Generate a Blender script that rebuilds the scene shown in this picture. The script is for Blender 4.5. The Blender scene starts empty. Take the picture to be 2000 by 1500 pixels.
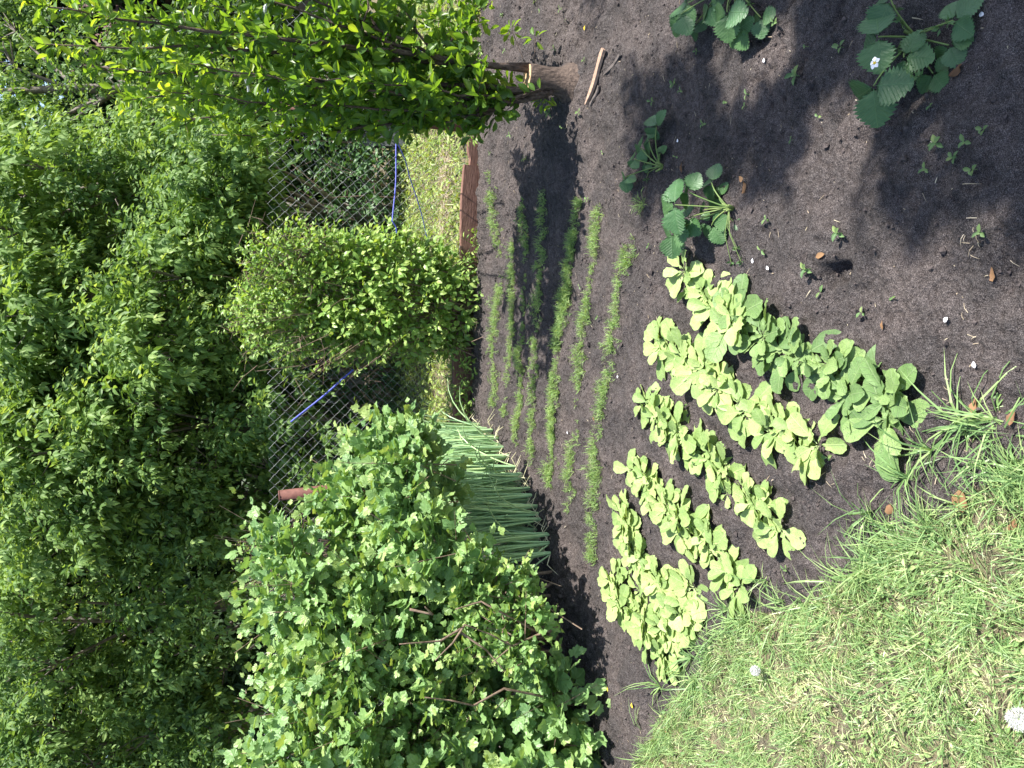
import bpy, math, random
import numpy as np
from mathutils import Vector, Matrix

rng = np.random.default_rng(11)
random.seed(5)
C = bpy.context.scene.collection
scene = bpy.context.scene

# ------------------------------------------------------------------ camera
PITCH = math.radians(20.0)
CAM_H = 1.5
F = np.array([0, math.cos(PITCH), -math.sin(PITCH)])
R = np.array([0, -math.sin(PITCH), -math.cos(PITCH)])   # picture's right = towards the ground (phone held upright)
U = np.array([1.0, 0, 0])                               # picture's top = to the right of the garden
cam_d = bpy.data.cameras.new("camera"); cam = bpy.data.objects.new("camera", cam_d); C.objects.link(cam)
cam_d.sensor_fit = 'HORIZONTAL'; cam_d.sensor_width = 36; cam_d.lens = 27
cam_d.clip_start = 0.05; cam_d.clip_end = 2000
m = Matrix.Identity(4)
for i in range(3):
    m[i][0] = R[i]; m[i][1] = U[i]; m[i][2] = -F[i]
m[2][3] = CAM_H
cam.matrix_world = m
scene.camera = cam

# ------------------------------------------------------------------ light
SUN_EL, SUN_SIDE = math.radians(58), math.radians(19)
sv = Vector((math.cos(SUN_SIDE)*math.cos(SUN_EL), -math.sin(SUN_SIDE)*math.cos(SUN_EL), math.sin(SUN_EL)))
ld = bpy.data.lights.new("sun", 'SUN'); ld.energy = 5.0; ld.angle = math.radians(0.53); ld.color = (1.0, 0.955, 0.89)
lo = bpy.data.objects.new("sun", ld); C.objects.link(lo)
lo.rotation_euler = sv.to_track_quat('Z', 'Y').to_euler(); lo.location = (8, -2, 12)
w = bpy.data.worlds.new("World"); scene.world = w; w.use_nodes = True
nt = w.node_tree; nt.nodes.clear()
sk = nt.nodes.new('ShaderNodeTexSky'); sk.sky_type = 'NISHITA'; sk.sun_disc = False
sk.sun_elevation = SUN_EL; sk.sun_rotation = math.radians(90) + SUN_SIDE
sk.air_density = 1.0; sk.dust_density = 1.2
bg = nt.nodes.new('ShaderNodeBackground'); bg.inputs[1].default_value = 0.12
wo = nt.nodes.new('ShaderNodeOutputWorld')
nt.links.new(sk.outputs[0], bg.inputs[0]); nt.links.new(bg.outputs[0], wo.inputs[0])
scene.view_settings.view_transform = 'Standard'; scene.view_settings.look = 'None'
scene.view_settings.exposure = 1.3; scene.view_settings.gamma = 1.0
scene.cycles.max_bounces = 8; scene.cycles.diffuse_bounces = 3; scene.cycles.glossy_bounces = 2
scene.cycles.transmission_bounces = 4; scene.cycles.transparent_max_bounces = 4

# ------------------------------------------------------------------ pixel helpers (picture 2000 x 1500)
def ray(x, y):
    return F + R*(x-1000)/1500.0 + U*(750-y)/1500.0
def G(x, y, z=0.0):
    d = ray(x, y); t = (z-CAM_H)/d[2]
    return np.array([0, 0, CAM_H]) + d*t
def PY(x, y, Y):
    d = ray(x, y); t = Y/d[1]
    return np.array([0, 0, CAM_H]) + d*t
def nrm(v):
    v = np.asarray(v, float); return v/(np.linalg.norm(v, axis=-1, keepdims=True)+1e-9)

_lat = np.random.default_rng(3).random((8, 256, 256))
def vnoise(x, y, s, k=0):
    x = np.asarray(x, float)/s + 17.3*k; y = np.asarray(y, float)/s + 9.1*k
    xi = np.floor(x).astype(int); yi = np.floor(y).astype(int)
    fx = x-xi; fy = y-yi; fx = fx*fx*(3-2*fx); fy = fy*fy*(3-2*fy)
    L = _lat[k % 8]
    a = L[xi & 255, yi & 255]; b = L[(xi+1) & 255, yi & 255]; c = L[xi & 255, (yi+1) & 255]; d = L[(xi+1) & 255, (yi+1) & 255]
    return (a*(1-fx)+b*fx)*(1-fy)+(c*(1-fx)+d*fx)*fy
def inpoly(px, py, poly):
    px = np.asarray(px, float); py = np.asarray(py, float)
    ins = np.zeros(px.shape, bool); n = len(poly)
    for i in range(n):
        x1, y1 = poly[i]; x2, y2 = poly[(i+1) % n]
        c = ((y1 > py) != (y2 > py)) & (px < (x2-x1)*(py-y1)/(y2-y1+1e-12)+x1)
        ins ^= c
    return ins

# ------------------------------------------------------------------ mesh builder
class MB:
    def __init__(s): s.v = []; s.l = []; s.t = []; s.r = []; s.c = []; s.n = 0
    def add(s, v, loops, totals, rnd, lc=None):
        v = np.asarray(v, float).reshape(-1, 3)
        s.c.append(np.full((len(v), 3), .5) if lc is None else lc)
        s.v.append(v); s.l.append(np.asarray(loops, int).ravel()+s.n); s.t.append(np.asarray(totals, int).ravel())
        r = np.asarray(rnd, float)
        s.r.append(np.full(len(s.t[-1]), float(r)) if r.ndim == 0 else r); s.n += len(v)
    def scatter(s, tpl, T, M, rnd):
        tv, tl, tt = tpl
        T = np.asarray(T, float).reshape(-1, 3); N = len(T)
        if N == 0: return
        v = np.einsum('nij,vj->nvi', M, tv)+T[:, None, :]
        l = (tl[None, :]+(np.arange(N)*len(tv))[:, None]).ravel()
        s.add(v.reshape(-1, 3), l, np.tile(tt, N), np.repeat(rnd, len(tt)), np.tile(tv, (N, 1)))
    def tube(s, pts, rad, n=6, rnd=0.5, caps=True):
        pts = np.asarray(pts, float); K = len(pts)
        rad = np.asarray(rad, float)*np.ones(K) if np.ndim(rad) == 0 else np.interp(np.linspace(0, 1, K), np.linspace(0, 1, len(rad)), rad)
        tg = nrm(np.gradient(pts, axis=0))
        up = np.array([0.31, 0.2, 0.93]) if abs(tg[0][2]) < 0.9 else np.array([1.0, 0.1, 0])
        a = nrm(np.cross(tg, up)); b = np.cross(tg, a)
        th = np.linspace(0, 2*math.pi, n, endpoint=False)
        ring = pts[:, None, :]+(a[:, None, :]*np.cos(th)[None, :, None]+b[:, None, :]*np.sin(th)[None, :, None])*rad[:, None, None]
        v = ring.reshape(-1, 3)
        loops = []; tot = []
        for k in range(K-1):
            for i in range(n):
                j = (i+1) % n
                loops += [k*n+i, k*n+j, (k+1)*n+j, (k+1)*n+i]; tot.append(4)
        if caps:
            loops += list(range(n))[::-1]; tot.append(n)
            loops += [(K-1)*n+i for i in range(n)]; tot.append(n)
        s.add(v, loops, tot, rnd)
    def box(s, c, size, rot=None, rnd=0.5):
        d = np.array([[x, y, z] for x in (-.5, .5) for y in (-.5, .5) for z in (-.5, .5)])*np.asarray(size)
        if rot is not None: d = d@np.asarray(rot).T
        s.add(d+np.asarray(c), [0,1,3,2, 4,6,7,5, 0,4,5,1, 2,3,7,6, 0,2,6,4, 1,5,7,3], [4]*6, rnd)
    def build(s, name, mat, parent=None, smooth=False):
        me = bpy.data.meshes.new(name)
        v = np.concatenate(s.v).astype(np.float32)
        if parent is not None: v = v-np.array(parent['o'], np.float32) if 'o' in parent else v
        l = np.concatenate(s.l).astype(np.int32); t = np.concatenate(s.t).astype(np.int32); r = np.concatenate(s.r).astype(np.float32)
        me.vertices.add(len(v)); me.vertices.foreach_set('co', v.ravel())
        me.loops.add(len(l)); me.loops.foreach_set('vertex_index', l)
        me.polygons.add(len(t)); st = np.concatenate([[0], np.cumsum(t)[:-1]]).astype(np.int32)
        me.polygons.foreach_set('loop_start', st); me.polygons.foreach_set('loop_total', t)
        at = me.attributes.new('rnd', 'FLOAT', 'FACE'); at.data.foreach_set('value', r)
        al = me.attributes.new('lc', 'FLOAT_VECTOR', 'POINT'); al.data.foreach_set('vector', np.concatenate(s.c).astype(np.float32).ravel())
        me.polygons.foreach_set('use_smooth', np.full(len(t), smooth))
        me.update(calc_edges=True); me.validate()
        me.materials.append(mat)
        o = bpy.data.objects.new(name, me); C.objects.link(o)
        if parent is not None: o.parent = parent
        return o
def tag(o, label=None, cat=None, group=None, kind=None):
    if label: o['label'] = label
    if cat: o['category'] = cat
    if group: o['group'] = group
    if kind: o['kind'] = kind
    return o
def thing(name, loc, label, cat, group=None):
    o = bpy.data.objects.new(name, None); C.objects.link(o); o.location = tuple(float(a) for a in loc)
    o['o'] = [float(a) for a in loc]; o.empty_display_size = 0.1
    return tag(o, label, cat, group)
def mesh_thing(name, mb, mat, loc, label, cat, group=None, smooth=False):
    mb.v = [a-np.asarray(loc, float) for a in mb.v]
    o = mb.build(name, mat, None, smooth); o.location = tuple(float(a) for a in loc)
    return tag(o, label, cat, group)
def copy_tree(o, parent=None):
    c = o.copy(); C.objects.link(c); c.parent = parent
    for ch in list(o.children): copy_tree(ch, c)
    return c

def frames(d, nh):
    d = nrm(d); z = nh-(nh*d).sum(-1, keepdims=True)*d; z = nrm(z); y = np.cross(z, d)
    return np.stack([d, y, z], axis=-1)      # columns
def rdir(n): return nrm(rng.normal(size=(n, 3)))

# ------------------------------------------------------------------ materials
def mat_new(name):
    mt = bpy.data.materials.new(name); mt.use_nodes = True; n = mt.node_tree; n.nodes.clear()
    out = n.nodes.new('ShaderNodeOutputMaterial'); return mt, n, out
def ramp(n, cols, fac):
    r = n.nodes.new('ShaderNodeValToRGB'); e = r.color_ramp.elements
    while len(e) < len(cols): e.new(0.5)
    for i, c in enumerate(cols):
        e[i].position = c[3] if len(c) > 3 else i/(len(cols)-1); e[i].color = (c[0], c[1], c[2], 1)
    n.links.new(fac, r.inputs[0]); return r
def noise(n, scale, detail=4, rough=0.6, co=None):
    t = n.nodes.new('ShaderNodeTexNoise'); t.inputs['Scale'].default_value = scale; t.inputs['Detail'].default_value = detail
    t.inputs['Roughness'].default_value = rough
    if co is None:
        tc = n.nodes.new('ShaderNodeTexCoord'); co = tc.outputs['Object']
    n.links.new(co, t.inputs['Vector']); return t
def mixc(n, a, b, fac, mode='MIX'):
    mx = n.nodes.new('ShaderNodeMix'); mx.data_type = 'RGBA'; mx.blend_type = mode
    for s, v in ((mx.inputs[6], a), (mx.inputs[7], b), (mx.inputs[0], fac)):
        if hasattr(v, 'links'): n.links.new(v, s)
        else: s.default_value = v if not isinstance(v, tuple) else (v[0], v[1], v[2], 1)
    return mx.outputs[2]
def leaf_mat(name, cols, trans=0.38, rough=0.42, spec=0.5, speck=None, bump=0.0, tyel=(1.35, 1.25, 0.5), var=25, vein=None):
    mt, n, out = mat_new(name)
    at = n.nodes.new('ShaderNodeAttribute'); at.attribute_name = 'rnd'
    col = ramp(n, cols, at.outputs['Fac']).outputs[0]
    nz = noise(n, var, 3)
    col = mixc(n, col, (0.72, 0.78, 0.7), ramp(n, [(0, 0, 0, .35), (.9, .9, .9, .7)], nz.outputs[0]).outputs[0], 'MULTIPLY')
    if speck:
        ns = noise(n, speck[0], 2, 0.5)
        col = mixc(n, col, speck[2], ramp(n, [(0, 0, 0, speck[1]), (1, 1, 1, speck[1]+.03)], ns.outputs[0]).outputs[0])
    vh = None
    if vein:
        kind, cnt, wid, vcol, amt = vein
        al = n.nodes.new('ShaderNodeAttribute'); al.attribute_name = 'lc'
        sp = n.nodes.new('ShaderNodeSeparateXYZ'); n.links.new(al.outputs['Vector'], sp.inputs[0])
        def mth(op, a, b=None):
            q = n.nodes.new('ShaderNodeMath'); q.operation = op
            for k, vv in enumerate((a, b)):
                if vv is None: continue
                if hasattr(vv, 'links'): n.links.new(vv, q.inputs[k])
                else: q.inputs[k].default_value = vv
            return q.outputs[0]
        X_, Y_ = sp.outputs[0], mth('ABSOLUTE', sp.outputs[1])
        if kind == 'pin':
            f = mth('FRACT', mth('MULTIPLY', mth('SUBTRACT', X_, mth('MULTIPLY', Y_, .75)), cnt))
            side = mth('ABSOLUTE', mth('SUBTRACT', f, .5))          # 0 on a side vein
            side = mth('MULTIPLY', side, 1.0/cnt)
        else:
            a_ = mth('ARCTAN2', sp.outputs[1], X_)
            f = mth('FRACT', mth('ADD', mth('DIVIDE', a_, .98), .5))
            side = mth('ABSOLUTE', mth('SUBTRACT', f, .5)); side = mth('MULTIPLY', mth('MULTIPLY', side, .98), mth('ADD', mth('ABSOLUTE', X_), Y_))
            f2 = mth('FRACT', mth('MULTIPLY', mth('ADD', mth('ABSOLUTE', X_), Y_), cnt)); 
        dmin = mth('MINIMUM', side, mth('MULTIPLY', Y_, .6))
        vh = ramp(n, [(1, 1, 1, 0.0), (0, 0, 0, wid)], dmin).outputs[0]
        col = mixc(n, col, vcol, mth('MULTIPLY', vh, amt))
    p = n.nodes.new('ShaderNodeBsdfPrincipled'); n.links.new(col, p.inputs['Base Color'])
    p.inputs['Roughness'].default_value = rough; p.inputs['Specular IOR Level'].default_value = spec
    tr = n.nodes.new('ShaderNodeBsdfTranslucent')
    n.links.new(mixc(n, col, tyel, 1.0, 'MULTIPLY'), tr.inputs[0])
    mx = n.nodes.new('ShaderNodeMixShader'); mx.inputs[0].default_value = trans
    n.links.new(p.outputs[0], mx.inputs[1]); n.links.new(tr.outputs[0], mx.inputs[2]); n.links.new(mx.outputs[0], out.inputs[0])
    if bump:
        b = n.nodes.new('ShaderNodeBump'); b.inputs['Strength'].default_value = bump; b.inputs['Distance'].default_value = 0.004
        nb = noise(n, 90, 4); hh_ = nb.outputs[0]
        if vh is not None: hh_ = mixc(n, nb.outputs[0], (0, 0, 0), vh)
        n.links.new(hh_, b.inputs['Height']); n.links.new(b.outputs[0], p.inputs['Normal'])
    return mt
def solid_mat(name, c1, c2, scale=20, rough=0.8, bump=0.3, dist=0.005, stretch=None, spec=0.3, metal=0.0):
    mt, n, out = mat_new(name)
    tc = n.nodes.new('ShaderNodeTexCoord'); co = tc.outputs['Object']
    if stretch:
        mp = n.nodes.new('ShaderNodeMapping'); mp.inputs['Scale'].default_value = stretch; n.links.new(co, mp.inputs[0]); co = mp.outputs[0]
    nz = noise(n, scale, 6, 0.65, co)
    at = n.nodes.new('ShaderNodeAttribute'); at.attribute_name = 'rnd'
    col = mixc(n, ramp(n, [(*c1, .3), (*c2, .7)], nz.outputs[0]).outputs[0], (0.7, 0.7, 0.7), at.outputs['Fac'], 'MULTIPLY') if False else ramp(n, [(*c1, .3), (*c2, .7)], nz.outputs[0]).outputs[0]
    p = n.nodes.new('ShaderNodeBsdfPrincipled'); n.links.new(col, p.inputs['Base Color'])
    p.inputs['Roughness'].default_value = rough; p.inputs['Specular IOR Level'].default_value = spec; p.inputs['Metallic'].default_value = metal
    b = n.nodes.new('ShaderNodeBump'); b.inputs['Strength'].default_value = bump; b.inputs['Distance'].default_value = dist
    n.links.new(nz.outputs[0], b.inputs['Height']); n.links.new(b.outputs[0], p.inputs['Normal'])
    n.links.new(p.outputs[0], out.inputs[0]); return mt

M = {}
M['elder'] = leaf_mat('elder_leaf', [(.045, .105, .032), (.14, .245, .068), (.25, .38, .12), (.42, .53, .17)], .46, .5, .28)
M['elder_shaded'] = leaf_mat('far_leaf_shaded', [(.028, .062, .022), (.050, .100, .034), (.085, .14, .048)], .35, .5, .3)  # darker maple leaf: shade inside the wood painted into the colour
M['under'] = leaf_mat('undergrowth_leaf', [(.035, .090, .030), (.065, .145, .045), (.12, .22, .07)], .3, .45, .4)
M['plum'] = leaf_mat('plum_leaf', [(.060, .14, .030), (.11, .225, .045), (.19, .33, .055), (.36, .48, .075)], .56, .38, .45, tyel=(1.6, 1.4, .4), vein=('pin', 7, .012, (.16, .26, .07), .5))
M['vine'] = leaf_mat('vine_leaf', [(.11, .22, .05), (.22, .37, .08), (.40, .52, .14)], .4, .42, .5)
M['currant'] = leaf_mat('currant_leaf', [(.10, .21, .08), (.17, .31, .115), (.25, .40, .14), (.36, .47, .15)], .34, .40, .55, bump=.5, vein=('pal', 9, .012, (.28, .40, .16), .6))
M['currant_small'] = leaf_mat('small_currant_leaf', [(.09, .19, .055), (.15, .28, .085), (.22, .36, .11), (.32, .43, .12)], .34, .45, .45, bump=.3)
M['radish'] = leaf_mat('radish_leaf', [(.23, .34, .11), (.35, .48, .165), (.46, .57, .22)], .28, .5, .35, speck=(520, .615, (.10, .14, .07)), bump=.6, tyel=(1.1, 1.05, .55), var=40, vein=('pin', 6, .010, (.50, .60, .30), .55))
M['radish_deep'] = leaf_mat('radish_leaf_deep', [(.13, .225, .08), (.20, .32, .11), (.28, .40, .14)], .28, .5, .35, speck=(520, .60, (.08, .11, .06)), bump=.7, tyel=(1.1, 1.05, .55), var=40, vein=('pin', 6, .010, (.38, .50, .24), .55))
M['strawberry'] = leaf_mat('strawberry_leaf', [(.050, .120, .048), (.068, .155, .058), (.10, .20, .065)], .22, .42, .5, bump=.6, var=30, vein=('pin', 9, .010, (.15, .27, .11), .6))
M['straw_stem'] = leaf_mat('petiole_green', [(.12, .20, .06), (.20, .26, .08)], .1, .5, .3)
M['onion'] = leaf_mat('onion_leaf', [(.32, .50, .28), (.44, .64, .33), (.56, .71, .34), (.68, .62, .40)], .02, .30, .6)
M['dill'] = leaf_mat('dill_frond', [(.20, .34, .12), (.30, .44, .16), (.42, .52, .21)], .35, .5, .3)
M['grass'] = leaf_mat('grass_blade', [(.13, .235, .085), (.22, .35, .13), (.34, .46, .18), (.52, .55, .28), (.70, .65, .46)], .32, .42, .45)
M['meadow'] = leaf_mat('meadow_blade', [(.14, .24, .06), (.22, .33, .085), (.32, .42, .12), (.46, .48, .20), (.60, .54, .34)], .35, .45, .4)
M['weed'] = leaf_mat('weed_leaf', [(.10, .19, .07), (.16, .26, .10), (.26, .34, .12)], .3, .5, .35)
M['bark'] = solid_mat('plum_bark', (.045, .032, .027), (.17, .125, .10), 90, .9, 1.0, .015, (1, 1, .35))
M['wood_cut'] = solid_mat('fresh_cut_wood', (.42, .26, .14), (.60, .42, .26), 30, .8, .3)
M['trunk'] = solid_mat('grey_tree_bark', (.07, .06, .05), (.26, .23, .20), 18, .9, .8, .02)
M['twig'] = solid_mat('brown_twig', (.10, .065, .045), (.26, .19, .14), 60, .85, .4)
M['board'] = solid_mat('red_brown_board', (.085, .040, .030), (.27, .150, .115), 16, .85, .6, .006, (1.0, 6, 9))
M['lath'] = solid_mat('old_lath', (.22, .14, .10), (.42, .29, .21), 25, .85, .5, .004, (3, 3, 3))
M['dark_lath'] = solid_mat('dark_bark', (.05, .042, .038), (.13, .11, .10), 40, .9, .6)
M['post'] = solid_mat('red_oxide_paint', (.085, .038, .030), (.17, .078, .062), 30, .75, .4, spec=.2)
M['wire'] = solid_mat('galvanised_wire', (.24, .25, .25), (.36, .37, .37), 40, .6, .1, spec=.3, metal=.1)
M['blue'] = solid_mat('blue_cord', (.06, .08, .42), (.14, .17, .62), 90, .5, .2)
M['white'] = solid_mat('white_cord', (.50, .52, .50), (.74, .76, .74), 90, .6, .2)
M['petal'] = solid_mat('white_petal', (.68, .68, .72), (.84, .84, .84), 40, .6, .1)
M['yellow'] = solid_mat('yellow_flower', (.62, .42, .03), (.78, .58, .06), 40, .6, .1)
M['dry'] = leaf_mat('dry_leaf', [(.16, .085, .05), (.34, .19, .10), (.52, .33, .20)], .2, .7, .2, bump=.4)
M['straw'] = leaf_mat('dry_straw', [(.26, .20, .14), (.42, .33, .24), (.60, .52, .40)], .15, .6, .2)
M['puff'] = solid_mat('seed_fluff', (.48, .48, .46), (.66, .66, .64), 60, .9, .1)
M['roof'] = solid_mat('roof_tile', (.11, .065, .060), (.20, .125, .115), 6, .85, .4, .02)
M['wall'] = solid_mat('shed_wall', (.10, .085, .075), (.19, .16, .14), 6, .9, .3)
M['glass'] = solid_mat('dark_glass', (.02, .025, .03), (.04, .045, .05), 3, .1, .0, spec=.6)
M['slab'] = solid_mat('grey_slab', (.04, .045, .045), (.08, .085, .085), 10, .9, .4)

def soil_mat():
    mt, n, out = mat_new('garden_soil')
    tc = n.nodes.new('ShaderNodeTexCoord'); co = tc.outputs['Object']
    fine = noise(n, 420, 3, .7, co); mid = noise(n, 60, 5, .65, co); big = noise(n, 4, 4, .55, co); gr = noise(n, 750, 1, .5, co)
    c = ramp(n, [(.021, .018, .018, .34), (.068, .060, .059, .50), (.21, .188, .182, .68)], fine.outputs[0]).outputs[0]
    c = mixc(n, c, (.55, .54, .55), ramp(n, [(0, 0, 0, .38), (1, 1, 1, .62)], mid.outputs[0]).outputs[0], 'MULTIPLY') if False else c
    c = mixc(n, c, mixc(n, c, (.60, .58, .57), 1.0, 'MULTIPLY'), ramp(n, [(1, 1, 1, .38), (0, 0, 0, .58)], mid.outputs[0]).outputs[0])
    c = mixc(n, c, mixc(n, c, (1.55, 1.47, 1.42), 1.0, 'MULTIPLY'), ramp(n, [(0, 0, 0, .42), (1, 1, 1, .60)], big.outputs[0]).outputs[0])
    c = mixc(n, c, (.46, .40, .35), ramp(n, [(0, 0, 0, .67), (.8, .8, .8, .74)], gr.outputs[0]).outputs[0])
    at = n.nodes.new('ShaderNodeAttribute'); at.attribute_name = 'turf'
    th = ramp(n, [(.10, .085, .055, .3), (.24, .21, .12, .5), (.40, .34, .22, .7)], fine.outputs[0]).outputs[0]
    c = mixc(n, c, th, at.outputs['Fac'])
    p = n.nodes.new('ShaderNodeBsdfPrincipled'); n.links.new(c, p.inputs['Base Color']); p.inputs['Roughness'].default_value = .95
    p.inputs['Specular IOR Level'].default_value = .15
    b = n.nodes.new('ShaderNodeBump'); b.inputs['Strength'].default_value = .7; b.inputs['Distance'].default_value = .003
    n.links.new(fine.outputs[0], b.inputs['Height'])
    b2 = n.nodes.new('ShaderNodeBump'); b2.inputs['Strength'].default_value = 1.0; b2.inputs['Distance'].default_value = .03
    n.links.new(mid.outputs[0], b2.inputs['Height']); n.links.new(b.outputs[0], b2.inputs['Normal']); n.links.new(b2.outputs[0], p.inputs['Normal'])
    n.links.new(p.outputs[0], out.inputs[0]); return mt
M['soil'] = soil_mat()
M['clod'] = solid_mat('soil_clod', (.035, .029, .027), (.12, .10, .095), 160, .95, .8, .004, spec=.1)

# ------------------------------------------------------------------ regions
def fence_y(X): return 4.99-0.134*X
LAWN_PX = [(1250, 1500), (1280, 1425), (1315, 1365), (1365, 1315), (1405, 1245), (1450, 1200), (1525, 1195), (1590, 1165), (1650, 1135), (1680, 1105),
           (1722, 1065), (1775, 1030), (1845, 1010), (1900, 975), (1945, 940), (2000, 915), (2080, 900), (2200, 890)]
lawn = [tuple(G(*p)[:2]) for p in LAWN_PX]
lawn = [(-3.6, 3.1), (-2.4, 2.85)]+lawn+[(-.05, .2), (-3.6, .2)]
def bed_height(X, Y):
    h = .024*(vnoise(X, Y, .55, 1)-.5)+.022*(vnoise(X, Y, .16, 2)-.5)+.020*(vnoise(X, Y, .055, 3)-.5)+.013*(vnoise(X, Y, .024, 4)-.5)
    h = h+.007*np.sin((Y+.06*X+.02*vnoise(X, Y, .3, 6))*2*math.pi/.105)*np.clip((Y-2.9)/.3, 0, 1)*vnoise(X, Y, .25, 0)
    cl = vnoise(X, Y, .035, 5); h = h+.012*np.clip(cl-.68, 0, 1)*3
    ck = np.abs(vnoise(X, Y, .11, 0)-.5); h = h-.016*np.clip(.035-ck, 0, 1)/.035*np.clip((vnoise(X, Y, .5, 4)-.5)*6, 0, 1)
    return h
plum_base = G(1122, 165)
hole_c = G(1626, 535)
def ground_z(X, Y):
    X = np.asarray(X, float); Y = np.asarray(Y, float)
    h = bed_height(X, Y)*np.clip((6.2-Y)/1.0, .25, 1)
    dy = Y-fence_y(X)
    tr = np.exp(-((dy+.075)/.035)**2)*((X > -1.5) & (X < 1.9))
    h -= .055*tr
    h += .02*np.exp(-((dy+.16)/.06)**2)*((X > -1.5) & (X < 2.5))
    h += .035*np.exp(-(((X-plum_base[0])/.25)**2+((Y-plum_base[1])/.20)**2))
    # shallow step running beside the plum
    h += .035/(1+np.exp(-(Y-3.38-.12*np.sin(X*3))/.03))*np.clip((X-.75)/.3, 0, 1)*(dy < -.2)
    # spade cut
    u = (X-hole_c[0])*.97+(Y-hole_c[1])*.22; v = -(X-hole_c[0])*.22+(Y-hole_c[1])*.97
    h -= .06*(np.clip(1.6-np.abs(u)/.026, 0, 1))*(np.clip(1.6-np.abs(v)/.034, 0, 1))
    return h

# ground: one sheet to the horizon, fine near the beds
def axis(lo, hi, st, far=400):
    a = [lo]; d = st
    while a[-1] > -far: d *= 1.25; a.append(a[-1]-d)
    b = [hi]; d = st
    while b[-1] < far: d *= 1.25; b.append(b[-1]+d)
    return np.array(a[::-1]+list(np.arange(lo+st, hi, st))+b)
xs = axis(-2.3, 2.4, .0115); ys = axis(.95, 5.4, .0115)
XX, YY = np.meshgrid(xs, ys, indexing='ij')
near = (np.abs(XX) < 20) & (np.abs(YY) < 20)
ZZ = np.where(near, ground_z(XX, YY), 0)
nx, ny = XX.shape
idx = np.arange(nx*ny).reshape(nx, ny)
q = np.stack([idx[:-1, :-1], idx[1:, :-1], idx[1:, 1:], idx[:-1, 1:]], -1).reshape(-1)
g = MB(); g.add(np.stack([XX, YY, ZZ], -1).reshape(-1, 3), q, np.full(len(q)//4, 4), .5)
ground = g.build('ground', M['soil'], None, True); tag(ground, kind='structure', label='dark grey garden soil with fine grains')
turf = inpoly(XX, YY, lawn) | (YY > fence_y(XX)+.05) | (YY < -.5) | (XX < -3.4)
jit = vnoise(XX, YY, .07, 6)
at = ground.data.attributes.new('turf', 'FLOAT', 'POINT'); at.data.foreach_set('value', (turf*(.45+.55*jit)).ravel().astype(np.float32))

# ------------------------------------------------------------------ templates: (verts, loops, totals)
def tpl(v, faces): return np.array(v, float), np.array([i for f in faces for i in f]), np.array([len(f) for f in faces])
LEAF4 = tpl([(0, 0, 0), (.38, .26, .06), (1, 0, -.10), (.38, -.26, .06)], [(0, 3, 2), (0, 2, 1)])
LEAF6 = tpl([(0, 0, 0), (.25, .20, .05), (.60, .20, .02), (1, 0, -.16), (.60, -.20, .02), (.25, -.20, .05), (.45, 0, -.01)],
            [(0, 5, 6), (5, 4, 6), (4, 3, 6), (0, 6, 1), (1, 6, 2), (2, 6, 3)])
def blade_tpl(prof, arch=.15, fold=.08, wave=0.0, seed=0):
    """leaf along x with midrib; prof = list of (x, halfwidth)"""
    r = np.random.default_rng(seed); v = []; f = []
    for i, (x, wd) in enumerate(prof):
        z = -arch*x*x*1.0
        wz = wave*r.normal(); wz2 = wave*r.normal()
        v += [(x, wd, z+fold*wd*4+wz), (x, wd*.5, z+fold*wd*1.2+wz*.3), (x, 0, z), (x, -wd*.5, z+fold*wd*1.2+wz2*.3), (x, -wd, z+fold*wd*4+wz2)]
    for i in range(len(prof)-1):
        for k in range(4):
            a = i*5+k; f.append((a, a+1, a+6, a+5)[::-1])
    return tpl(v, f)
PLUM = blade_tpl([(0, .01), (.15, .14), (.38, .25), (.62, .27), (.82, .17), (1, .01)], .22, .12)
PLUMB = blade_tpl([(0, .01), (.15, .13), (.38, .23), (.62, .24), (.82, .15), (1, .01)], -.12, .20)
def radish_leaf(seed):
    r = np.random.default_rng(seed)
    k = r.uniform(.85, 1.2)
    prof = [(0, .012), (.12, .012), (.22, .05*r.uniform(.6, 2)), (.28, .03), (.36, .10*k), (.46, .17*k), (.56, .225*k), (.66, .25*k), (.76, .26*k), (.85, .245*k), (.93, .205*k), (.975, .15*k), (.995, .08*k), (1.0, .03)]
    prof = [(x, wd*r.uniform(.93, 1.07)) for x, wd in prof]
    return blade_tpl(prof, r.uniform(.1, .45), r.uniform(.01, .10), .022, seed)
def palmate(nl=5, depth=.33, teeth=.05, seed=0, cup=.18, n=50):
    """palmate lobed leaf, petiole joint at the origin, main lobe along +x"""
    r = np.random.default_rng(seed); v = [(0, 0, 0)]; f = []
    angs = np.linspace(-2.45, 2.45, n)
    rad = []
    lob = np.array([-1.95, -1.0, 0, 1.0, 1.95]) if nl == 5 else np.array([-1.25, 0, 1.25])
    ll = np.array([.42, .78, 1.0, .78, .42]) if nl == 5 else np.array([.8, 1, .8])
    for i, a in enumerate(angs):
        d = [l*max(0, math.cos((a-c)*1.25))**.9*(1-depth*min(1, abs(a-c)*1.15)**1.2) if abs(a-c) < 1.2 else 0 for c, l in zip(lob, ll)]
        q = max(max(d), .30)*(1+teeth*(1 if i % 2 else -1)+.03*r.normal())
        rad.append(q)
    for s in (.55, 1.0):
        for i, a in enumerate(angs):
            q = rad[i]*s*.62; z = cup*q*q*2.2-.12*(math.cos((a)*5)*.5+.5)*q*s*.5+.015*r.normal()*s
            v.append((q*math.cos(a), q*math.sin(a), z))
    for i in range(n-1):
        f.append((0, 1+i, 2+i)); f.append((1+i, 1+n+i, 2+n+i, 2+i))
    return tpl(v, f)
CUR = [palmate(5, .30, .045, s, c, 26) for s, c in ((1, .2), (2, -.12), (3, .35), (4, .05))]
CURS = [palmate(3, .34, .05, s, c, 14) for s, c in ((5, .25), (6, -.2), (7, .4))]
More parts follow.
